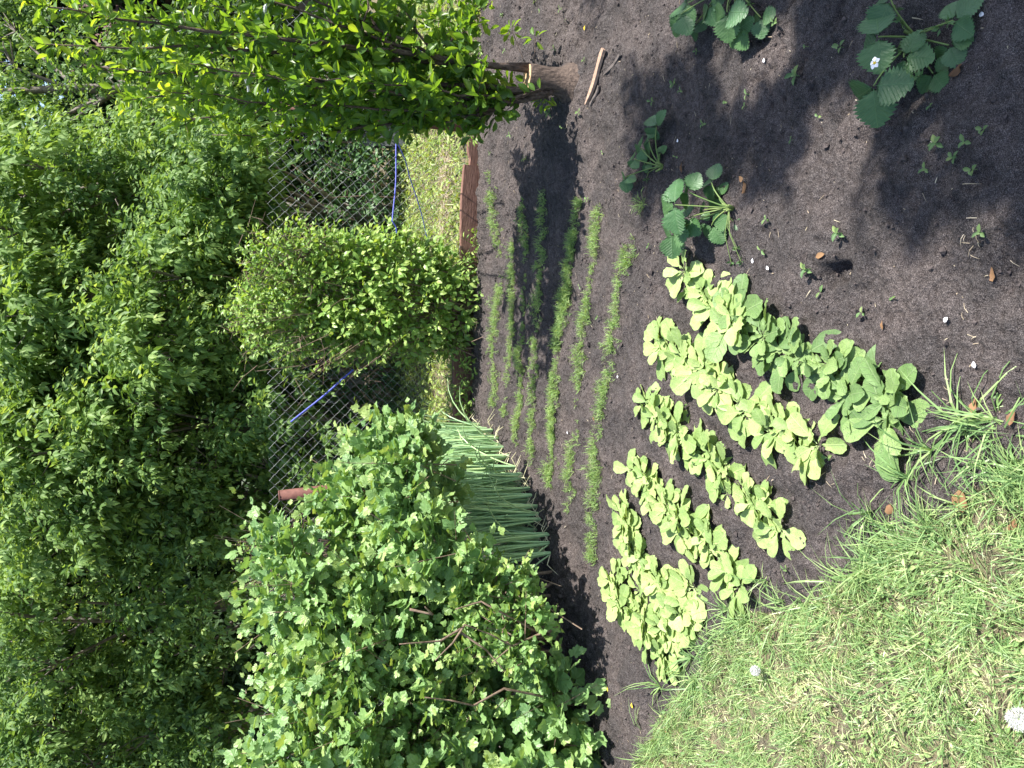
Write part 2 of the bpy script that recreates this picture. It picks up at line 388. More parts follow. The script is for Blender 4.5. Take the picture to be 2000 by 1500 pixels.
def straw_leaflet(seed, asym=0.0):
    r = np.random.default_rng(seed); n = 18; v = []; f = []
    for i in range(n+1):
        x = i/n; wd = .42*math.sin(math.pi*min(1, x**.8*1.0))**.75 if 0 < x < 1 else 0.012
        tooth = .085 if i % 2 else -.02
        for sgn, k in ((1, 1), (1, .55), (0, 0), (-1, .55), (-1, 1)):
            a = 1+asym*sgn
            ww = wd*a*k+(tooth*(k == 1) if 0 < x < .99 else 0)
            pl = (.006 if i % 4 < 2 else -.005)*k        # pleats along side veins
            xo = x+(.10*k*k*(1-x) if k else 0)
            v.append((xo, sgn*ww, .30*ww*ww*1.2+pl-.18*x*x+.008*r.normal()*k))
    for i in range(n):
        for k in range(4):
            a = i*5+k; f.append((a, a+5, a+6, a+1))
    return tpl(v, f)
STRAW = [straw_leaflet(s, a) for s, a in ((1, 0), (2, .18), (3, -.18), (4, 0.05))]
def blade_grass(bend):
    v = [(0, -.5, 0), (0, .5, 0), (.35, -.45, .02*bend), (.35, .45, .02*bend), (.7, -.33, -.10*bend), (.7, .33, -.10*bend), (1, 0, -.32*bend)]
    return tpl(v, [(0, 2, 3, 1), (2, 4, 5, 3), (4, 6, 5)])
GR = [blade_grass(b) for b in (.3, 1.0, 1.8)]

def scale_m(Mx, s, sw=None):
    s = np.asarray(s)*np.ones(len(Mx)); sw = s if sw is None else np.asarray(sw)*np.ones(len(Mx))
    out = Mx.copy(); out[:, :, 0] *= s[:, None]; out[:, :, 1] *= sw[:, None]; out[:, :, 2] *= s[:, None]
    return out

# ------------------------------------------------------------------ foliage makers
def shell_pts(ell, n, inner=.55, zmin=.02):
    """points in the outer shell of a union of ellipsoids: ell = [(cx,cy,cz,rx,ry,rz)]"""
    ell = np.array(ell, float); w = (ell[:, 3]*ell[:, 4]*ell[:, 5])**(2/3.); w /= w.sum()
    P = []; D = []; cnt = 0
    while cnt < n:
        k = rng.choice(len(ell), n*2, p=w); d = rdir(n*2); r = rng.uniform(inner**3, 1, n*2)**(1/3.)
        e = ell[k]; p = e[:, :3]+d*r[:, None]*e[:, 3:]
        ok = p[:, 2] > zmin
        for e2 in ell:
            qd = (((p-e2[:3])/e2[3:])**2).sum(1); ok &= ~(qd < (inner*.9)**2)
        nd = nrm(d/e[:, 3:])
        P.append(p[ok]); D.append(nd[ok]); cnt += ok.sum()
    return np.concatenate(P)[:n], np.concatenate(D)[:n]
def leafy(mb, P, D, tpls, nleaf, slen, size, spread=.9, droop=.25, upn=.9, young=.25, twigs=None, wr=1.0, tr=.002, cluster=0):
    """shoots at P along D, each with nleaf leaves; leaf normals face mostly up and out"""
    n = len(P)
    D = nrm(D+rng.normal(size=(n, 3))*.35+np.array([0, 0, .35]))
    L = slen*rng.uniform(.6, 1.25, n); base = P-D*L[:, None]*.5
    if twigs is not None:
        pick = np.arange(n)[::max(1, twigs[1])]
        for i in pick: twigs[0].tube([base[i]-D[i]*L[i]*.5, base[i], base[i]+D[i]*L[i]], [tr*1.5, tr*.6], 3, .5, False)
    shade = rng.random(n)
    for k in range(nleaf):
        f = (k+.5)/nleaf
        T = base+D*(L*f)[:, None]
        side = nrm(np.cross(D, rdir(n)))
        d = nrm(side*spread+D*(.5+f*.6)+rng.normal(size=(n, 3))*.2-np.array([0, 0, droop]))
        nh = rng.normal(size=(n, 3))*.38+np.array([.12, -.18, upn])+D*.45
        s = size*rng.uniform(.65, 1.15, n)*(1.05-.45*max(0, f-.6)/.4)
        mat = scale_m(frames(d, nh), s, s*wr)
        rv = np.clip(.15+.45*rng.random(n)+.2*shade+young*f*f*rng.random(n)*1.8, 0, 1)
        which = rng.integers(0, len(tpls), n)
        for j, tp in enumerate(tpls):
            mk = which == j
            mb.scatter(tp, T[mk]+d[mk]*.25*size, mat[mk], rv[mk])

def elder_bough(mb, c, r, nsh, size, far=False):
    """ash-leaved maple: opposite compound leaves hanging from shoots"""
    c = np.asarray(c); r = np.asarray(r)*np.ones(3)
    d0 = rdir(nsh); P = c+d0*(rng.random(nsh)**.45)[:, None]*r
    size = size*random.uniform(.78, 1.22); hue_ = random.uniform(-.16, .14)
    D = nrm(d0*.8+np.array([.15, -.30, .25])+rng.normal(size=(nsh, 3))*.35)
    L = rng.uniform(.16, .34, nsh)*(1.5 if far else 1)
    nn = 3 if far else 5
    for k in range(nn):
        f = (k+.7)/nn
        T = P+D*(L*f)[:, None]
        s1 = nrm(np.cross(D, rdir(nsh)))
        for sg in (1, -1):
            ld = nrm(s1*sg*.9+D*.55+np.array([0, 0, -.15+.35*f]))
            base = T+ld*size*.5
            nh = rng.normal(size=(nsh, 3))*.35+np.array([.2, -.25, .85])
            fr = frames(ld, nh)
            sc = size*rng.uniform(.7, 1.2, nsh)*(1.1-.5*f*f)
            rv0 = np.clip(.12+hue_+.55*rng.random(nsh)+(.42*(f > .8)*rng.random(nsh)), 0, 1)
            for ang, off, m in (((0, .30, 1.0), (.85, .0, .85), (-.85, .0, .85)) if not far else ((.35, .1, 1.1), (-.5, 0, 1.0))):
                dd = nrm(fr[:, :, 0]*math.cos(ang)+fr[:, :, 1]*math.sin(ang)-np.array([0, 0, .6])+rng.normal(size=(nsh, 3))*.15)
                F2 = frames(dd, fr[:, :, 2]+rng.normal(size=(nsh, 3))*.25)
                mb.scatter(LEAF4 if far else LEAF6, base+fr[:, :, 0]*(off*size), scale_m(F2, sc*m), np.clip(rv0+rng.normal(size=nsh)*.06, 0, 1))

# ================================================================== TREES BEHIND THE FENCE
# (trunk foot X, Y, label) and boughs as (px, py, radius m, depth Y)
def make_tree(foot, height, lean, label, boughs, size=.078, nsh=42, far=False, trunk_r=.09, group=None, top_boughs=()):
    t = thing('ash_leaved_maple', (foot[0], foot[1], 0), label, 'tree', group)
    tk = MB(); cr = MB()
    zs = np.linspace(-.05, height, 14)
    px = foot[0]+lean*zs/height+.05*np.sin(zs*2.1+foot[0]); py = foot[1]+.05*np.sin(zs*1.7)
    tk.tube(np.stack([px, py, zs], 1), [trunk_r*1.25, trunk_r, trunk_r*.8, trunk_r*.5, trunk_r*.25], 9)
    allb = [(PY(bx, by, Y), br, nsh) for bx, by, br, Y in boughs]+[(np.array(b[:3]), b[3], int(nsh*.9)) for b in top_boughs]
    for c, br, ns in allb:
        z0 = np.clip(c[2]-.5-.35*np.hypot(c[0]-foot[0], c[1]-foot[1]), .4, height*.95)
        a = np.array([np.interp(z0, zs, px), np.interp(z0, zs, py), z0])
        mid = (a+c)/2+np.array([0, 0, -.08])+rng.normal(size=3)*.08
        s = np.linspace(0, 1, 7)[:, None]
        pts = (1-s)**2*a+2*s*(1-s)*mid+s*s*c
        tk.tube(pts, [trunk_r*.35, .016, .006], 5, .5, False)
        for _ in range(5):
            e = c+nrm(rng.normal(size=3))*br*.8
            k = (pts[4]+c)/2
            tk.tube([k, (k+e)/2+rng.normal(size=3)*.04, e], [.008, .003], 4, .5, False)
        elder_bough(cr, c, (br*.86, br*.82, br*.68), int(ns*(.85 if far else 1.2)*(br/.4)**2), size, far)
    tk.build('trunk', M['trunk'], t, True)
    cr.build('crown', M['elder_shaded' if far else 'elder'], t)
    return t

def jb(lst, Y, r):   # list of px,py -> boughs with a little jitter
    return [(x, y, r*random.uniform(.8, 1.2), Y+random.uniform(-.55, .75)) for x, y in lst]
TG = 'maple trees behind the wire fence'
make_tree((1.55, 7.3), 3.2, .2, 'bright leafy young maple behind the fence, nearest to the tied plum bush',
          jb([(195, 375), (240, 330), (290, 390), (340, 340), (345, 430), (415, 340), (440, 400), (470, 350), (395, 450), (250, 455), (485, 300)], 6.3, .29)
          + jb([(500, 420), (300, 290), (400, 270), (60, 330), (110, 400), (60, 440), (130, 290), (150, 480), (5, 290), (10, 380), (0, 470)], 7.0, .32), nsh=50, group=TG)
make_tree((.55, 7.0), 3.1, .1, 'bright leafy maple behind the fence, directly behind the leafy creeper',
          jb([(215, 545), (270, 570), (250, 650), (310, 530), (330, 620), (300, 700), (370, 560), (360, 690), (430, 560), (425, 650), (470, 720), (520, 700), (500, 640), (390, 760), (300, 780), (540, 760)], 6.4, .28)
          + jb([(450, 480), (500, 540), (230, 720), (60, 560), (110, 620), (150, 560), (40, 620), (0, 560), (-5, 650)], 6.8, .32), nsh=50, group=TG)
make_tree((-.35, 7.4), 3.3, -.1, 'tall bright maple behind the fence, beside the blue rod on the mesh',
          jb([(40, 690), (95, 700), (145, 770), (80, 790), (180, 840), (120, 870), (220, 800), (250, 860), (190, 920), (60, 890), (130, 960), (270, 790), (230, 960), (40, 960), (0, 740), (0, 830), (0, 910)], 6.7, .30)
          + jb([(590, 850), (640, 890), (550, 800), (480, 830), (580, 930)], 6.4, .22), nsh=48, group=TG)
make_tree((-1.15, 7.6), 3.3, .1, 'shaded maple behind the fence, above the rusty red corner post',
          jb([(0, 1000), (5, 1080), (70, 1040), (150, 1040), (320, 1010), (300, 900), (330, 960), (370, 900), (400, 980), (440, 1040), (470, 960), (500, 900), (250, 1060), (370, 1090), (510, 1010), (465, 1110)], 6.9, .27), nsh=44, trunk_r=.07, group=TG)
make_tree((-2.35, 8.3), 3.9, .2, 'maple with pale grey trunk showing between its leaves, above the tall currant bush',
          jb([(-5, 1150), (-5, 1260), (0, 1340), (20, 1200), (60, 1170), (250, 1170), (160, 1110), (210, 1260), (120, 1290), (60, 1320), (320, 1180), (340, 1280), (430, 1190), (160, 1370)], 7.4, .30)
          + jb([(400, 1330), (300, 1380)], 8.0, .30), nsh=42, trunk_r=.07, group=TG)
make_tree((-3.6, 8.6), 3.8, .2, 'hazy green maple at the far end of the currant bushes',
          jb([(0, 1420), (0, 1500), (80, 1430), (180, 1460), (280, 1440), (360, 1400), (410, 1440), (230, 1340), (330, 1340), (60, 1500), (130, 1520), (300, 1530), (420, 1520)], 7.8, .36), nsh=40, group=TG)
make_tree((2.9, 8.2), 3.6, -.2, 'dark maple behind the plum bush, beside the brown tiled roof',
          jb([(0, 330), (30, 260), (0, 120), (0, 30), (40, 430), (95, 330), (75, 250), (130, 420), (330, 260), (330, 190), (380, 220), (300, 140), (100, 60), (420, 180), (30, 540), (60, 500), (180, 130), (450, 240)], 8.0, .38), nsh=38, group=TG)
# the further row, closing the wood: its shade is put into darker leaf colours
def back_tree(x, y, label, n=22, zlo=.6, zhi=6.0, wid=1.3):
    tb = []
    for _ in range(n):
        z = random.uniform(zlo, zhi)
        tb.append((x+random.uniform(-wid, wid), y+random.uniform(-.9, .9), z, random.uniform(.45, .75)))
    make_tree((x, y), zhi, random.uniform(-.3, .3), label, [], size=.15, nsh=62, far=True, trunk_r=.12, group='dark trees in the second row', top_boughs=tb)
back_tree(-6.3, 10.2, 'dark background tree furthest along the wood beyond the currant bushes')
back_tree(-4.4, 10.6, 'dark background tree behind the hazy maple')
back_tree(-2.3, 10.2, 'dark background tree behind the pale grey trunk', 30)
back_tree(-.4, 10.4, 'dark background tree behind the tall bright maple', 30)
back_tree(1.5, 10.8, 'dark background tree behind the maple over the creeper', 28, .6, 6.6)
back_tree(3.0, 9.9, 'dark background tree just in front of the tiled roof', 20, .5, 2.5)
back_tree(4.6, 11.8, 'dark background tree beyond the tiled roof', 11, 2.6, 6.0)
back_tree(6.6, 10.6, 'dark background tree beyond the plum bush', 16)
back_tree(-1.4, 12.8, 'tall background tree closing the gap behind the corner post', 26, 1.0, 6.5, 1.8)
back_tree(2.3, 13.6, 'tall background tree closing the gap above the creeper', 26, 1.0, 6.0, 1.8)
back_tree(-4.8, 13.4, 'tall background tree closing the gap above the currant bushes', 28, 1.0, 6.5, 1.9)

# house with tiled roof beyond the trees
hs = thing('garden_house', (5.1, 13.2, 0), 'small house with weathered brown tiled roof half hidden by trees', 'house')
mb = MB(); mb.box((5.1, 13.2, 1.25), (4.4, 2.6, 2.5)); mb.build('wall', M['wall'], hs)
mb = MB()
for sgn in (-1, 1):
    for k in range(9):
        f0 = k/9.; z = 2.45+1.35*(1-f0)-.07; y = 13.2+sgn*(.08+f0*1.55)
        a = math.atan2(1.35, 1.55)*sgn
        rt = np.array([[1, 0, 0], [0, math.cos(a), math.sin(a)], [0, -math.sin(a), math.cos(a)]])
        for j in range(18):
            mb.box((2.85+j*.265, y+sgn*.08, z+.02+.012*(j % 2)), (.25, .26, .03), rt, random.random())
mb.build('roof', M['roof'], hs)
mb = MB(); mb.box((4.2, 11.88, 1.4), (.8, .05, .9)); wn = mb.build('window', M['glass'], hs)
mb = MB()
for (cx, cz, sx, sz) in ((4.2, 1.9, .96, .07), (4.2, .9, .96, .07), (3.76, 1.4, .07, .93), (4.64, 1.4, .07, .93)): mb.box((cx, 11.86, cz), (sx, .08, sz))
wf = mb.build('window_frame', M['white'], None); wf.parent = wn; wf.location = (-5.1, -13.2, 0)

# undergrowth shrubs against the wood
def undershrub(cx, cy, rx, h, label, n=90, size=.062, mat='under'):
    t = thing('undergrowth_shrub', (cx, cy, 0), label, 'shrub', 'shrubs along the edge of the wood')
    P, D = shell_pts([(cx, cy, h*.45, rx, .42, h*.58)], n*2, .35); lf = MB(); st = MB()
    leafy(lf, P, D, [LEAF6], 6, .22, size, twigs=(st, 8), tr=.003, wr=1.15)
    for k in range(7):
        a = rng.normal(size=2)*.12; st.tube([(cx+a[0]*.5, cy+a[1]*.5, -.03), (cx+a[0]*2, cy+a[1]*1.5, h*.5), (cx+a[0]*4, cy+a[1]*2, h*.95)], [.009, .003], 4)
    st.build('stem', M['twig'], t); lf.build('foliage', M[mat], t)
for cx, cy, rx, h, lb in (
        (2.3, 7.3, .55, 1.3, 'dark green shrub beyond the fence behind the plum bush'),
        (1.75, 7.15, .5, .8, 'low dark shrub on the far grass beside the grey slab'),
        (1.25, 7.2, .5, 1.35, 'dark green shrub seen through the mesh between plum and creeper'),
        (.75, 7.3, .5, 1.0, 'dark shrub seen through the mesh next to the creeper'),
        (.1, 7.3, .6, 1.3, 'dark green shrub hidden behind the leafy creeper'),
        (-.5, 7.25, .5, .75, 'low dark shrub behind the mesh below the blue rod'),
        (-1.0, 7.4, .6, 1.15, 'dark green shrub behind the mesh near the red corner post'),
        (-1.9, 7.6, .7, 1.3, 'dark green shrub behind the tall currant bush'),
        (-2.9, 7.7, .8, 1.2, 'dark green shrub past the end of the currant bushes')):
    undershrub(cx, cy, rx, h, lb, 150 if h > 1 else 100)

# ================================================================== FENCE
fn = thing('chain_link_fence', (.5, fence_y(.5), 0), 'galvanised chain link fence with rusty red pipe posts behind the beds', 'fence')
wm = MB(); P0 = .034; X0, X1, H1 = -3.4, 3.3, 1.33; fo = .03
nw = int((X1-X0)/P0); nz_ = int((H1-.08)/P0)
for i in range(nw):
    pts = []
    for j in range(nz_+1):
        x = X0+(i+(j % 2)*(1 if i % 2 == 0 else -1)+.5)*P0 if False else X0+i*P0+((j+i) % 2)*P0
        sag = .02*math.sin(x*3.1)*math.sin(j*.2)
        pts.append((x+.006*math.sin(j*1.3+i), fence_y(x)+fo+sag+(.002 if i % 2 else -.002), .07+j*P0+.012*math.sin(x*2.3)))
    pts = np.array(pts); a_ = pts[:-1]; b_ = pts[1:]; dd = nrm(b_-a_); s1 = nrm(np.cross(dd, [0, 1., 0])); s2 = np.cross(dd, s1); nn_ = len(a_)
    vv = np.stack([e+(s1*cx+s2*cy)*.00075 for e in (a_-dd*.001, b_+dd*.001) for cx, cy in ((1, 0), (0, 1), (-1, 0), (0, -1))], 1).reshape(-1, 3)
    fl_ = np.array([0, 1, 5, 4, 1, 2, 6, 5, 2, 3, 7, 6, 3, 0, 4, 7]); wm.add(vv, (fl_[None]+(np.arange(nn_)*8)[:, None]).ravel(), np.full(nn_*4, 4), .5)
for z in (.075,):
    xs_ = np.linspace(X0, X1, 40); wm.tube(np.stack([xs_, fence_y(xs_)+fo, z+.012*np.sin(xs_*2.3)], 1), .0016, 4, .5, False)
wm.build('wire_mesh', M['wire'], fn)
def pipe(mbx, p0, p1, r):
    p0 = np.array(p0, float); p1 = np.array(p1, float)
    mbx.tube([p0+(p1-p0)*s for s in (0, .3, .6, 1)], r, 14)
    d = nrm(p1-p0); mbx.tube([p1, p1+d*.006], [r*1.04, r*.9], 14)
for bx, tx, r in ((PY(905, 250, fence_y(1.6)), PY(505, 205, fence_y(1.6)), .028), (PY(900, 925, fence_y(-.65)), PY(546, 968, fence_y(-.65)), .034), ((-3.35, fence_y(-3.35), 0), (-3.4, fence_y(-3.35), 1.4), .03), ((4.0, fence_y(4.0), 0), (4.0, fence_y(4), 1.4), .03)):
    mb = MB(); b = np.array(bx, float); tpnt = np.array(tx, float); d = (b-tpnt); b = tpnt+d*((tpnt[2]+.1)/(tpnt[2]-b[2]+1e-6)) if tpnt[2] != b[2] else b
    pipe(mb, b, tpnt, r); mb.build('post', M['post'], fn, True)

# edging boards
def board(p0, p1, z0, z1, th, label):
    p0 = np.array(p0); p1 = np.array(p1); d = p1-p0; L = np.linalg.norm(d[:2]); n = 24; v = []; l = []; tt = []
    dx = d[:2]/L; nn = np.array([-dx[1], dx[0]])
    for i in range(n+1):
        s = i/n; c = p0[:2]+d[:2]*s
        e = .004*vnoise(s*L, 0, .12, 3)+.006*vnoise(s*L, .3, .03, 2)
        for (o, z) in ((-th/2, z0), (-th/2, z1-e-.006), (-th/2+.006, z1-e), (th/2-.006, z1-e), (th/2, z1-e-.006), (th/2, z0)):
            v.append((c[0]+nn[0]*o, c[1]+nn[1]*o, z+.01*math.sin(s*5)))
    for i in range(n):
        for k in range(6):
            l += [i*6+k, (i+1)*6+k, (i+1)*6+(k+1) % 6, i*6+(k+1) % 6]; tt.append(4)
    l += list(range(6)) + [n*6+k for k in range(6)][::-1]; tt += [6, 6]
    mb = MB(); mb.add(v, l, tt, .5)
    mesh_thing('edging_board', mb, M['board'], (p0[0], p0[1], 0), label, 'board', 'red-brown edging boards')
fy = lambda x: fence_y(x)-.02
board((1.60, fy(1.60)+.02), (1.425, fy(1.425)+.02), -.05, .065, .028, 'short red-brown board end under the mesh beside the red post')
board((1.42, fy(1.42)), (.52, fy(.52)), -.05, .10, .03, 'red-brown edging board partly in plum shade, between post and creeper')
board((.50, fy(.50)+.01), (-.31, fy(-.31)+.01), -.05, .115, .032, 'red-brown edging board between the leafy creeper and the onions')
board((-.33, fy(-.33)+.01), (-2.0, fy(-2.0)+.01), -.05, .11, .032, 'red-brown edging board behind the onion patch')
mb = MB(); mb.box((0, 0, .22), (.36, .05, .44))
o = mesh_thing('concrete_slab', mb, M['slab'], (0, 0, 0), 'grey concrete slab leaning beyond the fence behind the plum bush', 'slab'); o.location = (2.35, 7.0, 0); o.rotation_euler = (-.2, 0, .2)

# creeper on the fence
cv = thing('leafy_creeper', (.50, 4.95, 0), 'dense yellow-green creeper covering the middle of the wire fence', 'creeper')
lf = MB(); tw = MB()
CRP = [(.54, 4.93, .50, .40, .30, .48), (.56, 4.93, .85, .42, .26, .36), (.50, 4.9, .18, .34, .22, .22), (.40, 4.93, .72, .24, .2, .40), (.78, 4.92, .55, .22, .2, .45)]
P, D = shell_pts(CRP, 1250, .45); leafy(lf, P, D, [LEAF6], 6, .15, .056, twigs=(tw, 14), tr=.0015, wr=1.2, young=.5)
P, D = shell_pts([(.52, 4.95, 1.15, .38, .22, .36), (.78, 4.95, 1.1, .24, .2, .34), (.42, 5.0, 1.36, .20, .15, .16)], 640, .3); leafy(lf, P, D, [LEAF6], 6, .14, .044, twigs=(tw, 2), tr=.0016, wr=1.1, young=.4)
for k in range(36):      # brown woody stems
    x0 = .50+rng.normal()*.12; x1 = .52+rng.uniform(-.5, .5); z1 = rng.uniform(.5, 1.5)
    tw.tube([(x0, 4.78+rng.uniform(0, .1), -.02), (x0*.7+x1*.3, 4.78+rng.uniform(-.05, .15), z1*.4), (x1, 4.85+rng.uniform(-.1, .2), z1), (x1+rng.normal()*.12, 4.85+rng.uniform(-.15, .2), z1+rng.uniform(-.1, .15))], [.005, .0025, .001], 4, .5, False)
for k in range(50):     # tangle of thin bare twigs near the top and the foot
    c = np.array([.50+rng.uniform(-.48, .48), 4.78+rng.uniform(-.12, .1), rng.choice([rng.uniform(.95, 1.45), rng.uniform(.0, .1)], p=[.75, .25])])
    e = c+rng.normal(size=3)*[.14, .05, .08]; tw.tube([c, (c+e)/2+rng.normal(size=3)*.03, e], [.0022, .001], 3, .5, False)
for k in range(60):
    a = rng.uniform(0, 6.28); c = np.array([.52+.46*math.cos(a)*rng.uniform(.7, 1), 4.72+rng.uniform(-.05, .1), .85+.62*math.sin(a)*rng.uniform(.6, 1)]); e = c+np.array([.10*math.cos(a), -.04, .14+.06*math.sin(a)])*rng.uniform(.6, 1.5)
    tw.tube([c-(e-c)*.8, c, (c+e)/2+rng.normal(size=3)*.015, e], [.0022, .0009], 3, .5, False)
    dd = nrm(rdir(6)+[0, -.3, .4]); lf.scatter(LEAF6, c+(e-c)*rng.random((6, 1)), scale_m(frames(dd, rdir(6)*.5+[0, -.2, 1.]), rng.uniform(.025, .04, 6)), rng.uniform(.4, 1, 6))
tw.build('stem', M['twig'], cv); lf.build('foliage', M['vine'], cv)
# dead twiggy climber above the red corner post
dv = thing('twiggy_climber', (-1.15, 5.1, 0), 'thin brown twiggy climber with tiny leaves beside the red corner post', 'climber')
lf = MB(); tw = MB()
P, D = shell_pts([(-1.12, 5.12, 1.22, .30, .2, .28)], 130, .2); leafy(lf, P, D, [LEAF6], 5, .12, .026, twigs=(tw, 1), tr=.0014, young=.5)
for k in range(45):
    x0 = -1.1+rng.normal()*.06; x1 = -1.1+rng.uniform(-.35, .35); z1 = rng.uniform(1.1, 1.62)
    tw.tube([(x0, 5.12, -.02), (x0, 5.1, .6), (x1*.5+x0*.5, 5.08, z1*.8), (x1, 5.05+rng.uniform(-.1, .1), z1)], [.005, .003, .001], 4, .5, False)
tw.build('stem', M['twig'], dv); lf.build('foliage', M['vine'], dv)
# scrambling weeds in front of the board
for (cx, cy, n, lb) in ((.02, 4.84, 34, 'trailing green weeds in front of the board next to the creeper'), (-.22, 4.93, 22, 'small green weed tuft between the board and the onions'), (.80, 4.76, 24, 'green weed sprawling at the foot of the creeper'),
                        (1.72, 4.62, 16, 'weed tuft at the foot of the red post under the plum'), (2.05, 4.66, 70, 'leafy weed tuft at the board behind the plum')):
    lf = MB(); tw = MB(); t = thing('weed_tuft', (cx, cy, 0), lb, 'weed', 'weeds along the edging boards')
    P, D = shell_pts([(cx, cy, .05 if n < 60 else .2, .22, .06 if n < 60 else .2, .10 if n < 60 else .25)], n, .2, .0); leafy(lf, P, D, [LEAF6], 5, .10, .038, twigs=(tw, 2), young=.6)
    tw.build('stem', M['straw_stem'], t); lf.build('foliage', M['vine'], t)

# cords and rod
def cord(name, pts, r, mat, label, cat='cord'):
    mb = MB(); pts = [np.asarray(p, float) for p in pts]
    P = np.concatenate([np.linspace(a, b, 10) for a, b in zip(pts[:-1], pts[1:])]) ; P[:, 2] -= .01*np.sin(np.linspace(0, math.pi*(len(pts)-1), len(P)))**2
    keep = np.r_[True, np.linalg.norm(np.diff(P, axis=0), axis=1) > 1e-5]
    mb.tube(P[keep], r, 6); mesh_thing(name, mb, M[mat], P[0], label, cat)
cord('blue_twine', [PY(774, 272, 4.68), PY(766, 432, 4.72), PY(775, 455, 4.75)], .0045, 'blue', 'taut blue cord running level across the wire mesh')
cord('blue_twine', [PY(776, 276, 4.69), PY(800, 345, 5.0), PY(836, 470, 5.6)], .004, 'blue', 'blue cord slanting down over the far grass')
cord('blue_rod', [PY(690, 722, 4.93), PY(568, 824, 4.96)], .006, 'blue', 'slanted blue rod resting against the wire mesh', 'rod')
cord('blue_twine', [PY(518, 128, 4.1), PY(522, 165, 4.3), PY(518, 206, 4.7)], .006, 'blue', 'blue cord tied from the post to the upper plum stems')
cord('blue_twine', [PY(655, 128, 4.0), PY(640, 165, 4.3), PY(630, 208, 4.7)], .005, 'blue', 'blue cord tied from the post to the middle plum stems')
cord('blue_twine', [PY(668, -20, 3.5), PY(655, 20, 3.55), PY(658, 45, 3.6)], .006, 'blue', 'blue cord looped round the outer plum stems')
cord('blue_twine', [PY(815, 88, 3.35), PY(818, 110, 3.33), PY(812, 128, 3.4)], .006, 'blue', 'short blue cord wrapped round the lower plum stem')
cord('white_twine', [PY(500, 62, 3.3), PY(482, 95, 3.5), PY(478, 150, 3.9), PY(484, 195, 4.4)], .006, 'white', 'long white cord tying the plum stems to the post')
cord('white_twine', [PY(520, -5, 3.2), PY(518, 14, 3.15), PY(505, 40, 3.2)], .008, 'white', 'white cord knotted round the plum stem tips')
cord('white_twine', [PY(492, 160, 4.0), PY(496, 135, 3.8), PY(500, 118, 3.7)], .005, 'white', 'loose white cord end hanging among the plum leaves')

# ================================================================== PLUM
pb = plum_base.copy(); pb[2] = float(ground_z(pb[0], pb[1]))
pl = thing('plum_bush', pb, 'plum bush of tall leafy stems sprouting from a cut stump', 'bush')
mb = MB(); top = PY(1030, 150, pb[1]); th = top[2]
n = 20; rings = []
for k, (z, r) in enumerate([(-.06, .125), (-.005, .098), (.03, .068), (.08, .058), (.14, .057), (th-.01, .060), (th, .056)]):
    rings.append([(pb[0]+(top[0]-pb[0])*max(0, z)/th+r*math.cos(a)*(1+.10*math.sin(3*a+z*20)+.06*math.sin(7*a+z*9)+.035*math.sin(13*a-z*30)), pb[1]+r*math.sin(a)*(1+.09*math.sin(2*a+z*9)), pb[2]+z if k < 5 else top[2]-(th-z)) for a in np.linspace(0, 2*math.pi, n, endpoint=False)])
v = np.array(rings).reshape(-1, 3); l = []; tt = []
for k in range(6):
    for i in range(n): l += [k*n+i, k*n+(i+1) % n, (k+1)*n+(i+1) % n, (k+1)*n+i]; tt.append(4)
mb.add(v, l, tt, .5)
stump = mb.build('stump', M['bark'], pl, True)
mb = MB(); ringt = np.array(rings[-1]); mb.add(np.r_[ringt-[0, 0, .004], ringt*[1, 1, 1]+[0, 0, .003]], list(range(n, 2*n))+sum([[i, (i+1) % n, n+(i+1) % n, n+i] for i in range(n)], []), [n]+[4]*n, .5)
cf = mb.build('cut_face', M['wood_cut'], None); cf.parent = stump; cf.location = tuple(-a for a in pb)
stems = MB(); lf = MB()
ends = [((55, 15), 3.15, (1035, 135)), ((100, 90), 3.3, (1035, 135)), ((160, 128), 3.45, (1060, 175)), ((240, 190), 3.6, (1070, 178)), ((330, 235), 3.7, (1070, 178)), ((420, 262), 3.8, (1075, 180)),
        ((560, 255), 3.7, (1075, 180)), ((700, 255), 3.65, (1060, 178)), ((780, 245), 3.5, (1050, 170)), ((90, -90), 3.2, (1035, 130)), ((250, -170), 3.3, (1035, 128)), ((450, -240), 3.3, (1035, 128)), ((650, -230), 3.4, (1035, 128)),
        ((250, 60), 3.9, (1035, 140)), ((330, 120), 3.1, (1060, 170)), ((480, 60), 3.05, (1035, 135)), ((600, 150), 3.05, (1060, 172)), ((820, 215), 3.3, (1062, 178)), ((400, 0), 3.7, (1035, 135)), ((750, -60), 3.2, (1035, 130)), ((940, 30), 3.3, (1040, 130)), ((520, -120), 3.7, (1035, 130)), ((150, 10), 3.7, (1035, 130)), ((960, 200), 3.35, (1060, 178)), ((300, 175), 3.2, (1060, 175)), ((880, -40), 3.6, (1040, 130)), ((840, 40), 3.8, (1040, 130)), ((900, 90), 3.6, (1045, 135)), ((960, 10), 3.45, (1045, 135)), ((740, 110), 3.7, (1045, 135)), ((640, 40), 3.6, (1040, 140))]
prim = []
